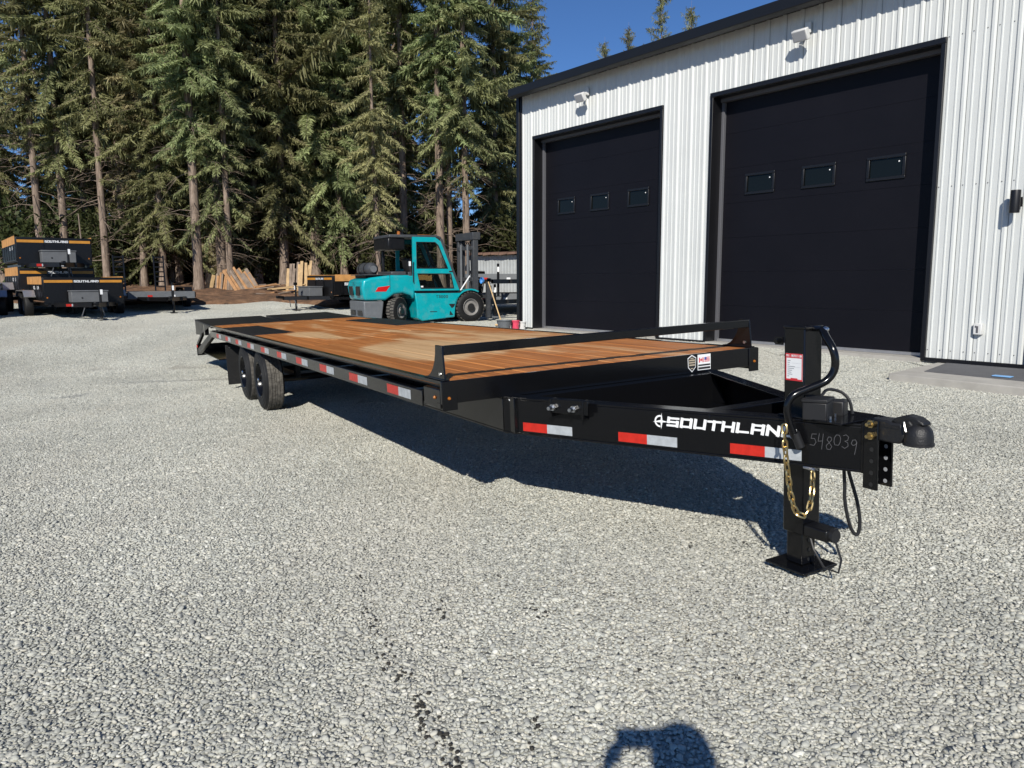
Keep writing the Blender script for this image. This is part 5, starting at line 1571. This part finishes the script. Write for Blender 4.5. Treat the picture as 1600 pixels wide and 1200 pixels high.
# ------------------------------------------------------------------ shed behind
def shed():
    s = empty('old_shed')
    P0 = Vector((-1.95, 35.0)); P1 = Vector((5.5, 30.5))
    d = (P1 - P0).normalized(); L = (P1 - P0).length
    s.location = (P0.x, P0.y, gz(P0.x, P0.y)); s.rotation_euler = (0, 0, math.atan2(d.y, d.x))
    tag(s, 'weathered grey metal shed with mossy brown roof behind the forklift', 'shed')
    rnd = random.Random(3)
    x = 0
    while x < L:
        w = 0.62
        mb = MB(); n = 9
        pts = [(x + w * i / (n - 1), -0.018 if i % 2 else 0.0) for i in range(n)]
        y_ = rnd.uniform(0, .006)
        mb.add([(a, b - y_, -0.2) for a, b in pts] + [(a, b - y_, 1.88) for a, b in pts], [(i, i + 1, n + i + 1, n + i) for i in range(n - 1)])
        mb.build('wall_sheet', 'shed_metal', s)
        x += w
    MB().box(0.0, L, 0.02, 4.0, -0.3, 1.85).build('shed_body', 'shed_metal', s)
    k = 0; x = -0.25
    while x < L:
        w = 0.42
        MB().hexa([(x, -0.35, 1.90 + rnd.uniform(-.03, .03)), (x + w - .02, -0.35, 1.90 + rnd.uniform(-.03, .03)), (x + w - .02, 4.1, 2.15), (x, 4.1, 2.15), (x, -0.35, 1.99), (x + w - .02, -0.35, 2.01), (x + w - .02, 4.1, 2.22), (x, 4.1, 2.22)]).build('roof_board', 'shed_roof', s)
        x += w
shed()

# ------------------------------------------------------------------ buckets, broom
def bucket(name, label, x, y, r0, r1, h, m, cat='bucket', handle=True):
    t = empty(name, (x, y, gz(x, y) + 0.01)); tag(t, label, cat)
    MB().lathe([(0.0, 0.004), (r0, 0.0), (r1, h), (r1 + .012, h), (r1 + .012, h - .02), (r1 + 0.0015, h - .022), (r1 - .006, h - .004), (r0 - .006, 0.012), (0, 0.012)], (0, 0, 0), (0, 0, 1), 28).build('pail', m, t, smooth=True)
    if handle:
        MB().tube([(r1 * math.cos(a), -r1 * .55 * math.sin(a) - .02, h - .03 - .5 * h * math.sin(a)) for a in [i * math.pi / 10 for i in range(11)]], 0.006, 6).build('handle', 'zinc', t, smooth=True)
bucket('tub', 'dark grey tub standing on the gravel next to the pink bucket', -0.17, 17.30, 0.12, 0.165, 0.27, 'mid_grey_paint', 'tub')
bucket('bucket', 'pink red bucket by the corner of the building', 0.075, 17.5, 0.085, 0.105, 0.23, 'pink_plastic')
bucket('bucket', 'small white bucket right at the building corner', 0.235, 17.62, 0.075, 0.09, 0.19, 'white_plastic')
def broom():
    t = empty('broom', (-0.33, 18.6, gz(-0.33, 18.6))); tag(t, 'long pale wooden broom leaning beside the grey tub', 'broom')
    MB().tube([(0.10, 0, 0.06), (-0.24, 0.25, 1.10)], 0.014, 8).build('stick', 'wood_handle', t, smooth=True)
    MB().box(-0.08, 0.28, -0.04, 0.03, 0.045, 0.085).build('broom_head', 'wood_handle', t, bevel=0.01)
    MB().hexa([(-.07, -.035, 0.0), (.27, -.035, 0.0), (.27, .025, 0.0), (-.07, .025, 0.0), (-.06, -.025, .045), (.26, -.025, .045), (.26, .02, .045), (-.06, .02, .045)]).build('bristles', 'black_plastic', t)
broom()

# ------------------------------------------------------------------ lumber leaning and lying at the wood edge
ORD = ['first', 'second', 'third', 'fourth', 'fifth', 'sixth', 'seventh', 'eighth', 'ninth', 'tenth', 'eleventh', 'twelfth', 'thirteenth', 'fourteenth', 'fifteenth', 'sixteenth', 'seventeenth', 'eighteenth', 'nineteenth', 'twentieth', 'twenty-first']
def boards():
    rnd = random.Random(21)
    def pt(px, depth): return (px - 800) / 1195.0 * depth
    def lean(px0, px1, depth, n, hgt, m, label, group, tilt, wd=0.14, th=0.035, name='plank', back=0.35):
        for i in range(n):
            px = px0 + (px1 - px0) * (i + 0.5) / n + rnd.uniform(-1, 1)
            x = pt(px, depth); y = depth + rnd.uniform(-.1, .1); z = gz(x, y) + 0.02
            h = hgt * rnd.uniform(0.85, 1.12)
            tl = tilt + rnd.uniform(-.06, .06)
            p0 = Vector((x, y, z)); p1 = p0 + Vector((math.sin(tl), back * rnd.uniform(.7, 1.2), math.cos(tl))).normalized() * h
            mm = m if isinstance(m, str) else rnd.choice(m)
            o = MB().beam(p0, p1, wd * rnd.uniform(.8, 1.25), th, up=(0, -1, 0.2)).build(name, mm, None, bevel=0.003)
            tag(o, '%s from the left, %s' % (ORD[i], label), 'board', group)
    sh = MB().beam((pt(329, 33.5), 33.5, gz(-13, 33.5)), (pt(331, 33.5), 33.9, gz(-13, 33.5) + 0.78), 0.30, 0.02, up=(0.6, -1, 0.2)).build('plywood_sheet', 'lumber_pale', None)
    tag(sh, 'pale yellow plywood sheet standing left of the leaning boards', 'plywood')
    lean(340, 363, 33.6, 10, 0.80, ['lumber_orange', 'lumber_grey', 'lumber_orange'], 'short board in the upright row between two trunks', 'upright boards by the double trunk', 0.04, 0.085)
    lean(374, 414, 33.2, 15, 1.2, ['lumber_grey', 'lumber_orange', 'lumber_orange', 'lumber_grey'], 'board in the slanting pile right of the double trunk', 'slanting board pile', -0.62, 0.12, back=0.25)
    lean(450, 468, 32.6, 6, 1.30, ['lumber_grey', 'lumber_pale', 'lumber_grey'], 'tall grey slab standing left of the pale slabs', 'standing slabs', 0.02, 0.10)
    lean(469, 485, 32.4, 6, 1.32, ['lumber_pale'], 'tall pale fresh-cut slab standing by the small dump trailer', 'pale standing slabs', 0.0, 0.12)
    for i in range(30):
        px = rnd.uniform(404, 478); d = rnd.uniform(31.6, 34.2); x = pt(px, d)
        a = rnd.uniform(-.5, .9); L = rnd.uniform(.5, 1.4)
        z = gz(x, d) + 0.10 + rnd.uniform(0, .28)
        o = MB().beam((x - math.cos(a) * L / 2, d - math.sin(a) * .3, z - .06), (x + math.cos(a) * L / 2, d + math.sin(a) * .3, z + rnd.uniform(-.12, .12)), 0.13, 0.04).build('scrap_board', rnd.choice(['lumber_orange', 'lumber_pale', 'lumber_grey', 'lumber_grey']), None)
        tag(o, 'broken board in the loose scrap heap between the piles', 'board', 'loose scrap heap')
boards()

# ------------------------------------------------------------------ conifers
def mesh_np(name, V, F, tint, matname, smooth=False):
    me = bpy.data.meshes.new(name)
    k = F.shape[1]
    me.vertices.add(len(V)); me.vertices.foreach_set('co', np.ascontiguousarray(V, np.float32).ravel())
    me.loops.add(F.size); me.loops.foreach_set('vertex_index', F.ravel().astype(np.int32))
    me.polygons.add(len(F)); me.polygons.foreach_set('loop_start', np.arange(0, F.size, k, dtype=np.int32))
    if smooth: me.polygons.foreach_set('use_smooth', np.ones(len(F), bool))
    me.update()
    if tint is not None:
        at = me.attributes.new('tint', 'FLOAT', 'POINT'); at.data.foreach_set('value', tint.astype(np.float32))
    me.materials.append(MAT[matname])
    return me

def kites(P, D, S, L, Wd, tint):
    """thin folded leaf strips: base P, direction D, side S, length L, width Wd"""
    n = len(P)
    L = L[:, None]; Wd = Wd[:, None]
    up = np.cross(S, D)
    a = P; b = P + D * L * 0.45 + S * Wd * 0.5 - up * Wd * 0.12; c = P + D * L; d = P + D * L * 0.4 - S * Wd * 0.5 - up * Wd * 0.12
    V = np.stack([a, b, c, d], 1).reshape(-1, 3)
    F = np.arange(4 * n).reshape(n, 4)
    return V, F, np.repeat(tint, 4)

CROWN_TRIS = []
def norm(a): return a / np.maximum(np.linalg.norm(a, axis=-1, keepdims=True), 1e-9)

def make_conifer(seed, H, cb, rmax, sparse=0.12, low_dead=18, r0=0.2, droop=0.5, needle='needles', dens=1.0):
    rng = np.random.default_rng(seed)
    # trunk with a slight sweep
    bend = rng.normal(0, 0.12, 2)
    def axis(z): return np.array([bend[0] * math.sin(z / H * 2.4), bend[1] * math.sin(z / H * 3.0 + .5) - bend[1] * math.sin(.5), z])
    zs = np.concatenate([[-0.6, 0.0, 0.25, 0.8], np.linspace(1.6, H, 16)])
    rad = r0 * np.clip(1 - zs / H, 0.02, 1) ** 0.85 * np.where(zs < 0.3, 1.28, 1.0)
    tb = MB(); tb.tube([axis(z) for z in zs], [float(r) for r in rad], 10, cap=False)
    dead = []
    for k in range(low_dead):
        z = rng.uniform(1.2, max(2.0, cb * 1.25)); a = rng.uniform(0, 2 * np.pi); L = rng.uniform(0.5, 1.9)
        p = axis(z); d = np.array([math.cos(a), math.sin(a), rng.uniform(-.45, .2)])
        pts = [p, p + d * L * .5, p + d * L + np.array([0, 0, -L * .18])]
        tb.tube(pts, [0.022, 0.013, 0.004], 3, cap=False)
        for q in range(3):
            t = rng.uniform(.35, .9); e = p + d * L * t; dd = d + rng.normal(0, .55, 3)
            tb.tube([e, e + dd * L * .22, e + dd * L * .36 + np.array([0, 0, -.06])], [0.009, .005, .002], 3, cap=False)
    PV, PF, PT = [], [], []
    off = 0
    z = cb
    ph = rng.uniform(0, 6.28, 3)
    bv = MB()
    while z < H - 0.15:
        f = (z - cb) / (H - cb)
        shape = (1 - f) ** 0.55 * min(1.0, 0.45 + f * 3.0)
        nbr = rng.integers(5, 8)
        a0 = rng.uniform(0, 2 * np.pi)
        for k in range(nbr):
            az = a0 + 2 * np.pi * k / nbr + rng.normal(0, .3)
            # clumps and holes: slow noise over height and azimuth
            clump = math.sin(z * 1.15 + ph[0] + 1.3 * math.sin(az + ph[1])) * .5 + math.sin(z * 2.3 + az * 2 + ph[2]) * .5
            if rng.uniform() < sparse + .34 * max(0.0, clump - .25): continue
            L = max(0.25, rmax * shape * (1 - .28 * clump) * np.exp(rng.normal(-.12, .30)))
            slope = -0.32 + 0.75 * f + rng.normal(0, .26)
            out = np.array([math.cos(az), math.sin(az), 0]); side = np.array([-math.sin(az), math.cos(az), 0])
            p0 = axis(z + rng.uniform(-.3, .3))
            n = max(4, int(L / (0.053 if z < 15.5 else 0.12) * dens))
            t = np.linspace(0.12, 1.0, n)
            sag = droop * (1 - f * .7) * rng.uniform(.6, 1.2)
            cur = p0 + out * (L * t)[:, None] + np.array([0, 0, 1]) * (L * (slope * t - sag * t * t + sag * .55 * t ** 3))[:, None] + side * (rng.normal(0, .05) * L * t * t)[:, None]
            tan = norm(np.gradient(cur, axis=0))
            tnt = rng.uniform(.15, .85)
            bv.tube([tuple(cur[0] - (cur[1] - cur[0]) * 1.5), tuple(cur[n // 2]), tuple(cur[-1])], [0.02 + .008 * L, .012, .003], 3, cap=False)
            tw = (0.19 + 0.20 * (L / rmax)) * (1.10 - 0.50 * t) * (1.0 if z < 15.5 else 1.35)
            for sgn in (-1, 1):
                for rep in range(2):
                    jit = rng.normal(0, .16, (n, 3))
                    d = norm(tan * .75 + side * sgn * rng.uniform(.65, 1.0, (n, 1)) + np.array([0, 0, -1]) * rng.uniform(.05, .55, (n, 1)) + jit)
                    s = norm(np.cross(d, np.array([0, 0, 1.0]) + rng.normal(0, .35, (n, 3))))
                    Ls = tw * rng.uniform(.6, 1.25, n)
                    base = cur + tan * rng.uniform(-.06, .06, (n, 1)) + (d * (Ls * .35)[:, None] if rep else 0)
                    V, F, T = kites(base, d, s, Ls * (1 if rep == 0 else .75), Ls * rng.uniform(.13, .22, n) + .012, np.clip(tnt + rng.normal(0, .16, n) + .18 * t, 0, 1))
                    PV.append(V); PF.append(F + off); PT.append(T); off += len(V)
            # drooping sprays below and short shoots above
            for rep in range(2):
                d = norm(tan * .4 + np.array([0, 0, -1]) * rng.uniform(.5, 1.4, (n, 1)) + rng.normal(0, .38, (n, 3)))
                s = norm(np.cross(d, rng.normal(0, 1, (n, 3))))
                b0 = cur + side * (rng.uniform(-.5, .5, n) * tw * rep)[:, None]
                V, F, T = kites(b0, d, s, tw * rng.uniform(.6, 1.7, n), tw * .15 + .012, np.clip(tnt - .06 + rng.normal(0, .14, n), 0, 1))
                PV.append(V); PF.append(F + off); PT.append(T); off += len(V)
            d = norm(tan * 1.0 + np.array([0, 0, 1]) * rng.uniform(.1, .6, (n, 1)) + rng.normal(0, .3, (n, 3)))
            s = norm(np.cross(d, rng.normal(0, 1, (n, 3))))
            V, F, T = kites(cur, d, s, tw * rng.uniform(.35, .7, n), tw * .16 + .012, np.clip(tnt + .12 + rng.normal(0, .14, n), 0, 1))
            PV.append(V); PF.append(F + off); PT.append(T); off += len(V)
        z += rng.uniform(.22, .36) * (1.0 if z < 15.5 else 1.5) * (1.0 if f < .8 else .75)
    CROWN_TRIS.append(off // 2)
    crown = mesh_np('crown', np.concatenate(PV), np.concatenate(PF), np.concatenate(PT), needle)
    for src, nm in ((tb, 'trunk'), (bv, 'branches')):
        me = bpy.data.meshes.new(nm); me.from_pydata([tuple(p) for p in src.v], [], src.f); me.materials.append(MAT['bark'])
        me.polygons.foreach_set('use_smooth', [True] * len(me.polygons))
        if nm == 'trunk': trunk = me
        else: branches = me
    return trunk, crown, branches

VAR = {
 'low': [make_conifer(1, 21, 2.4, 2.3, .08, 12, .20, .6), make_conifer(2, 22, 3.2, 2.5, .10, 16, .22, .7), make_conifer(3, 19, 1.8, 2.1, .06, 10, .17, .8)],
 'high': [make_conifer(4, 24, 6.0, 1.9, .25, 30, .21, .7), make_conifer(5, 25, 7.2, 1.8, .35, 36, .20, .6), make_conifer(6, 23, 5.2, 2.0, .28, 30, .19, .8)],
 'thin': [make_conifer(7, 24, 6.0, 1.6, .52, 44, .17, .7, 'needles', .8), make_conifer(8, 22, 4.4, 1.7, .42, 44, .15, .95, 'needles_brown', .9)],
 'spire': [make_conifer(9, 20, 3.0, 2.5, .12, 6, .18, .35)],
}
def plant_tree(kind, i, x, y, s, rz, label, group, name='conifer'):
    tr, cr, br = VAR[kind][i % len(VAR[kind])]
    t = empty(name, (x, y, gz(x, min(y, 60)) - 0.05), rz)
    t.scale = (s, s, s)
    tag(t, label, 'tree', group)
    link_mesh('trunk', tr, t); link_mesh('crown', cr, t); link_mesh('branches', br, t)
    return t
def wx(px, depth): return (px - 800.0) / 1195.0 * depth * 1.009
FG = 'front row of trees at the yard edge'
front = [  # pixel of the trunk foot, depth, kind, variant, scale, label
 (22, 36, 'thin', 0, 1.0, 'tall fir at the far left edge behind the stacked dump trailers'),
 (82, 35, 'thin', 0, 1.05, 'fir with pale bare trunk rising behind the stacked dump trailers, left of its twin'),
 (118, 35.5, 'high', 2, 1.0, 'fir with thick pale trunk rising behind the right end of the stacked dump trailers'),
 (180, 34.5, 'thin', 0, 1.0, 'slim fir standing between the two upright ladder ramps, left one'),
 (236, 35.5, 'thin', 1, 1.05, 'brownish fir trunk directly behind the right ladder ramp'),
 (266, 35, 'low', 0, .9, 'fir with low green boughs just right of the ladder ramps'),
 (320, 33.2, 'high', 0, 1.0, 'straight fir trunk beside the yellow plywood sheet'),
 (357, 34.2, 'low', 1, 1.05, 'thicker trunk of the double firs at the upright boards'),
 (369, 33.6, 'thin', 0, .9, 'thinner trunk of the double firs at the slanting board pile'),
 (412, 36.5, 'low', 2, 1.1, 'dense green fir behind the slanting board pile'),
 (452, 36, 'low', 0, 1.1, 'dense green fir with hanging boughs behind the scrap heap'),
 (500, 37, 'low', 1, 1.1, 'dense green fir behind the pale standing slabs'),
 (545, 37, 'low', 2, 1.15, 'dense green fir between the slabs and the forklift'),
 (598, 33, 'thin', 1, .75, 'half bare fir with dead grey branches behind the forklift gas tank'),
 (637, 37, 'thin', 0, 1.15, 'tall fir trunk rising straight above the forklift cab'),
 (693, 36, 'high', 1, 1.05, 'tall bare trunked fir right above the forklift door window'),
 (706, 37, 'thin', 0, .95, 'slim fir close beside the bare trunk over the forklift mast'),
 (733, 36, 'high', 2, 1.0, 'tall fir trunk directly behind the top of the forklift mast'),
 (150, 37.5, 'high', 2, .95, 'fir with bare lower trunk between the stacked trailers and left ramp'),
 (208, 37.5, 'high', 1, 1.0, 'fir trunk standing midway between the two ladder ramps'),
 (292, 37.5, 'low', 2, 1.0, 'green fir left of the straight trunk beside the plywood sheet'),
 (338, 37, 'low', 0, 1.0, 'green fir right behind the yellow plywood sheet'),
 (388, 37.8, 'high', 0, 1.0, 'fir half hidden behind the right trunk of the double firs'),
 (478, 38.5, 'low', 0, 1.15, 'green fir rising above the tall pale slabs'),
 (568, 38, 'high', 2, 1.05, 'fir left of the half bare fir behind the forklift'),
 (775, 41, 'low', 0, 1.0, 'brownish green fir behind the shed'),
 (800, 46, 'spire', 0, 1.0, 'fir with pointed top showing left of the building roof corner'),
]
for i, (px, d, k, v, s, lb) in enumerate(front):
    x = wx(px, d)
    plant_tree(k, v, x, d, s, i * 2.4, lb, FG)
rnd = random.Random(77)
BG = 'wood behind the front row'
second = 0
for row, (d0, step, n) in enumerate(((39.5, 2.4, 20), (44, 2.7, 21), (50, 3.2, 20), (57, 3.8, 19))):
    for i in range(n):
        d = d0 + rnd.uniform(-1.8, 1.8)
        x = -d * 0.80 + i * step + rnd.uniform(-1.1, 1.1)
        if x > wx(770, d): continue
        pxx = 800 + 1195 * x / d
        # lower trees where some sky shows through at the upper left and above the forklift
        gap = 35 < pxx < 140 or 645 < pxx < 790
        if gap and row < 2: continue
        k = rnd.choice(['low', 'low', 'high', 'low', 'thin'])
        lb = 'tall fir deep in the dense wood behind the front two rows of trunks'
        if row == 0:
            second += 1
            lb = '%s fir from the left in the second row of the wood' % ORD[second - 1]
        plant_tree('low' if gap else k, rnd.randint(0, 2), x, d, rnd.uniform(.55, .72) if gap else rnd.uniform(.9, 1.25), rnd.uniform(0, 6.28), lb, BG)
# pointed tree and tops showing over the roof
SP = 'tree tops above the roof'
for px, ytop, d, lb in ((831, -8, 47, 'pointed dark fir standing right against the sky left of the roof'), (1021, 2, 62, 'largest fir top showing above the black roof edge'), (1064, 32, 64, 'small fir top right of the largest one above the roof'), (974, 62, 66, 'thin fir top left of the largest one above the roof'), (938, 82, 66, 'tiny leftmost fir top poking over the roof edge')):
    x = wx(px, d)
    top = CZ + (440 - ytop) / 1195.0 * d * 1.0
    base = gz(x, min(d, 60))
    s = (top - base) / 20.0
    st_ = plant_tree('spire', 0, x, d, s, px, lb, SP)
    if px > 900: st_.scale = (s * .62, s * .62, s)

# thin bare pole and dead branches
o = MB().tube([(wx(148, 31.5), 31.5, gz(-17, 31.5) - .2), (wx(143, 31.5), 31.6, gz(-17, 31.5) + 1.6), (wx(139, 31.5), 31.7, gz(-17, 31.5) + 3.4)], [.05, .04, .02], 7).build('bare_pole', 'lumber_grey', None, smooth=True)
tag(o, 'thin bare pale pole leaning beside the stacked dump trailers', 'pole')

# ------------------------------------------------------------------ understorey shrubs
def make_shrub(seed, R, H, n, leafmat, ll=0.16):
    rng = np.random.default_rng(seed)
    st = MB()
    tips = []
    for k in range(14):
        a = rng.uniform(0, 6.28); r = R * rng.uniform(.2, .9); h = H * rng.uniform(.55, 1.0)
        p = [(0, 0, -.1), (math.cos(a) * r * .4, math.sin(a) * r * .4, h * .55), (math.cos(a) * r, math.sin(a) * r, h)]
        st.tube(p, [.022, .014, .004], 4, cap=False); tips.append(p)
    tips = np.array(tips)
    k = rng.integers(0, len(tips), n); t = rng.uniform(.25, 1.05, n)[:, None]
    a, b, c = tips[k, 0], tips[k, 1], tips[k, 2]
    P = (1 - t) ** 2 * a + 2 * t * (1 - t) * b + t * t * c + rng.normal(0, .17 * R, (n, 3)) * np.array([1, 1, .8])
    P[:, 2] = np.maximum(P[:, 2], 0.03)
    D = norm(rng.normal(0, 1, (n, 3)) + np.array([0, 0, .3])); S = norm(np.cross(D, rng.normal(0, 1, (n, 3))))
    V, F, T = kites(P, D, S, rng.uniform(.6, 1.3, n) * ll, rng.uniform(.35, .6, n) * ll, np.clip(rng.normal(.5, .25, n), 0, 1))
    me = bpy.data.meshes.new('stems'); me.from_pydata([tuple(p) for p in st.v], [], st.f); me.materials.append(MAT['bark'])
    return mesh_np('foliage', V, F, T, leafmat), me
SH = [make_shrub(31, 1.3, 1.9, 4200, 'shrub_leaf'), make_shrub(32, 1.7, 2.6, 5200, 'shrub_leaf', .2), make_shrub(33, 1.0, 1.3, 3000, 'needles_brown', .13), make_shrub(34, 1.1, 2.2, 2600, 'yellow_leaf', .15)]
def plant_shrub(i, x, y, s, rz, label, group):
    fo, st = SH[i]
    t = empty('shrub', (x, y, gz(x, min(y, 60))), rz); t.scale = (s, s, s)
    tag(t, label, 'shrub', group)
    link_mesh('foliage', fo, t); link_mesh('stems', st, t)
rnd = random.Random(5)
for i in range(46):
    d = rnd.uniform(36.5, 44); px = -30 + 870 * (i + rnd.uniform(-.4, .4)) / 45
    plant_shrub(rnd.choice((0, 1, 1, 1, 2)), wx(px, d), d, rnd.uniform(.8, 1.7), rnd.uniform(0, 6), 'dark undergrowth shrub between the trunks of the wood', 'undergrowth of the wood')
plant_shrub(3, wx(715, 41), 41, 1.5, 1.0, 'yellow green autumn shrub behind the forklift mast', None)
plant_shrub(3, wx(772, 44), 44, 1.2, 2.0, 'yellowish shrub over the left end of the shed roof', None)

# ------------------------------------------------------------------ dark crumbs of wet soil in the wheel track
def crumbs():
    rng = np.random.default_rng(3)
    bm = bmesh.new(); bmesh.ops.create_icosphere(bm, subdivisions=1, radius=1.0)
    bv = np.array([v.co[:] for v in bm.verts]); bf = np.array([[v.index for v in f.verts] for f in bm.faces]); bm.free()
    spots = []
    f_, R_ = 1195.0, np.array(CR)
    def gpt(px, py):
        d = R_.T @ np.array([(px - 800) / f_, (py - 600) / f_, 1.0])
        s = -CZ / (d[2] - PX * d[0] - PY * d[1]); return d[0] * s, d[1] * s
    line = [(566, 800, 3), (564, 830, 2), (570, 860, 3), (562, 905, 5), (566, 930, 4), (575, 950, 6), (582, 978, 6), (590, 990, 3), (603, 1004, 5), (604, 1027, 9), (628, 1055, 8), (650, 1098, 6), (658, 1110, 8), (660, 1125, 6), (668, 1142, 7), (682, 1152, 8), (692, 1165, 7), (705, 1185, 6), (710, 1197, 8), (686, 961, 8), (850, 962, 6), (836, 954, 5), (830, 1145, 9), (965, 1000, 4), (1075, 1005, 4), (1000, 940, 4), (870, 830, 4), (1080, 858, 5), (1165, 850, 4), (930, 905, 3), (460, 745, 4), (470, 735, 3), (240, 690, 4), (1000, 1050, 3), (820, 700, 3), (780, 905, 3), (1150, 1060, 3)]
    for px, py, s in line:
        x, y = gpt(px, py)
        for k in range(max(3, s)):
            r = s ** .5 * 0.0024 * rng.uniform(.4, 1.2)
            spots.append((x + rng.normal(0, s * .0020), y + rng.normal(0, s * .0060), r))
    V, F = [], []
    for i, (x, y, r) in enumerate(spots):
        v = bv * (1 + rng.uniform(-.28, .28, (len(bv), 1))) * np.array([r * 1.3, r * 1.5, r * .8])
        V.append(v + np.array([x, y, near_plane(x, y) + 0.010])); F.append(bf + i * len(bv))
    me = mesh_np('soil_crumbs', np.concatenate(V), np.concatenate(F), None, 'wet_soil', True)
    tag(link_mesh('soil_crumbs', me), 'dark crumbs of soil scattered in a line over the gravel', 'crumbs', None, 'stuff')
crumbs()

# ------------------------------------------------------------------ the photographer, standing behind the camera
def photographer():
    t = empty('person', (0.13, -0.45, gz(0.13, -0.45)))
    tag(t, 'person in dark jacket and jeans holding up a phone, seen only as a shadow', 'person')
    J = {'pel': (0, 0, .98, .135), 'bel': (0, .01, 1.15, .14), 'che': (0, .02, 1.36, .155), 'nk0': (0, .02, 1.53, .07), 'nk1': (0, .04, 1.60, .058),
         'h0': (0, .06, 1.68, .078), 'h1': (0, .06, 1.77, .092), 'h2': (0, .05, 1.855, .062),
         'sL': (-.185, .01, 1.49, .075), 'eL': (-.29, .14, 1.27, .052), 'wL': (-.19, .385, 1.50, .034),
         'sR': (.185, .01, 1.49, .075), 'eR': (.27, .14, 1.27, .052), 'wR': (.06, .385, 1.50, .034),
         'hpL': (-.10, 0, .93, .105), 'knL': (-.13, .03, .52, .068), 'anL': (-.14, -.02, .10, .045), 'toL': (-.16, .16, .045, .04),
         'hpR': (.10, 0, .93, .105), 'knR': (.13, .03, .52, .068), 'anR': (.14, -.02, .10, .045), 'toR': (.16, .16, .045, .04)}
    E = ['pel bel', 'bel che', 'che nk0', 'nk0 nk1', 'nk1 h0', 'h0 h1', 'h1 h2', 'che sL', 'sL eL', 'eL wL', 'che sR', 'sR eR', 'eR wR', 'pel hpL', 'hpL knL', 'knL anL', 'anL toL', 'pel hpR', 'hpR knR', 'knR anR', 'anR toR']
    names = list(J)
    def skinned(nm, pts, edges, root, m, parent):
        me = bpy.data.meshes.new(nm)
        me.from_pydata([p[:3] for p in pts], edges, [])
        o = link_mesh(nm, me, parent)
        me.materials.append(MAT[m] if isinstance(m, str) else m)
        sk = o.modifiers.new('skin', 'SKIN'); sk.use_smooth_shade = True
        for i, p in enumerate(pts):
            me.skin_vertices[0].data[i].radius = (p[3], p[3])
            me.skin_vertices[0].data[i].use_root = (i == root)
        ss = o.modifiers.new('sub', 'SUBSURF'); ss.levels = 1; ss.render_levels = 1
        return o
    m = bpy.data.materials.new('clothed_body')
    nt, N, L, p = nodes_of(m)
    tc = N.new('ShaderNodeTexCoord'); sx = N.new('ShaderNodeSeparateXYZ'); L.new(tc.outputs['Object'], sx.inputs[0])
    r = N.new('ShaderNodeValToRGB'); r.color_ramp.interpolation = 'CONSTANT'
    e = r.color_ramp.elements
    e[0].position = 0; e[0].color = (.02, .015, .012, 1); e[1].position = .045; e[1].color = (.03, .05, .10, 1)
    e.new(.48).color = (.03, .035, .05, 1); e.new(.785).color = (.48, .28, .20, 1)
    d = N.new('ShaderNodeMath'); d.operation = 'DIVIDE'; d.inputs[1].default_value = 2.0
    L.new(sx.outputs['Z'], d.inputs[0]); L.new(d.outputs[0], r.inputs['Fac']); L.new(r.outputs[0], p.inputs['Base Color'])
    p.inputs['Roughness'].default_value = .8
    b = skinned('body', [J[k] for k in names], [tuple(names.index(q) for q in s.split()) for s in E], 0, m, t)
    # hair, face
    MB().lathe([(0.0, .118), (.05, .108), (.085, .07), (.104, .01), (.106, -.03), (.094, -.05)], (0, .048, 1.78), (0, -.25, 1), 18).build('hair', 'hair', t, smooth=True)
    MB().prism([(-.012, .148, 1.71), (.012, .148, 1.71), (0, .175, 1.715), (0, .150, 1.765)], (0, -.01, 0)).build('nose', 'skin', t, smooth=True)
    for s in (-1, 1):
        MB().lathe([(0, .008), (.011, .004), (.013, -.004)], (s * .033, .140, 1.765), (0, 1, 0), 10).build('eye', 'decal_white', t, smooth=True)
        MB().tube([(s * .088, .05, 1.74), (s * .100, .035, 1.765), (s * .098, .03, 1.79), (s * .088, .05, 1.79)], .009, 6).build('ear', 'skin', t, smooth=True)
    MB().tube([(-.025, .143, 1.685), (0, .150, 1.682), (.025, .143, 1.685)], .005, 6).build('mouth', 'decal_red', t, smooth=True)
    # hands: palm with five fingers closed on the phone
    for s, wx_ in ((-1, -.19), (1, .06)):
        pts = [(wx_, .385, 1.50, .030), (wx_ + (-.005 if s < 0 else .005), .405, 1.545, .034)]
        ed = [(0, 1)]
        cx, cy, cz = pts[1][:3]
        tox = -s
        for k, ln in enumerate((.062, .070, .066, .052)):
            b0 = len(pts)
            z = cz + .030 - k * .020
            pts += [(cx + tox * .012, cy + .012, z, .010), (cx + tox * .030, cy + .022, z + .004, .009), (cx + tox * (.030 + ln * .45), cy + .016, z + .006, .0085)]
            ed += [(1, b0), (b0, b0 + 1), (b0 + 1, b0 + 2)]
        b0 = len(pts)
        pts += [(cx + tox * .010, cy - .016, cz + .030, .011), (cx + tox * .034, cy - .012, cz + .044, .010), (cx + tox * .058, cy - .004, cz + .046, .009)]
        ed += [(1, b0), (b0, b0 + 1), (b0 + 1, b0 + 2)]
        skinned('hand', pts, ed, 0, 'skin', t)
    ph = empty('phone', (0.045, -0.030, CZ + 0.035))
    tag(ph, 'black smartphone held up in both hands of the photographer', 'phone')
    MB().box(-.080, .080, -.004, .004, -.039, .039).build('case', 'black_plastic', ph, bevel=.003)
    MB().box(-.076, .076, -.0046, -.0041, -.035, .035).build('screen', 'dark_glass', ph)
    MB().lathe([(0, .003), (.007, .003), (.008, 0)], (-.045, .0041, -.035), (0, 1, 0), 14).build('lens', 'dark_glass', ph, smooth=True)
photographer()
print('crown tris', CROWN_TRIS, sum(CROWN_TRIS))
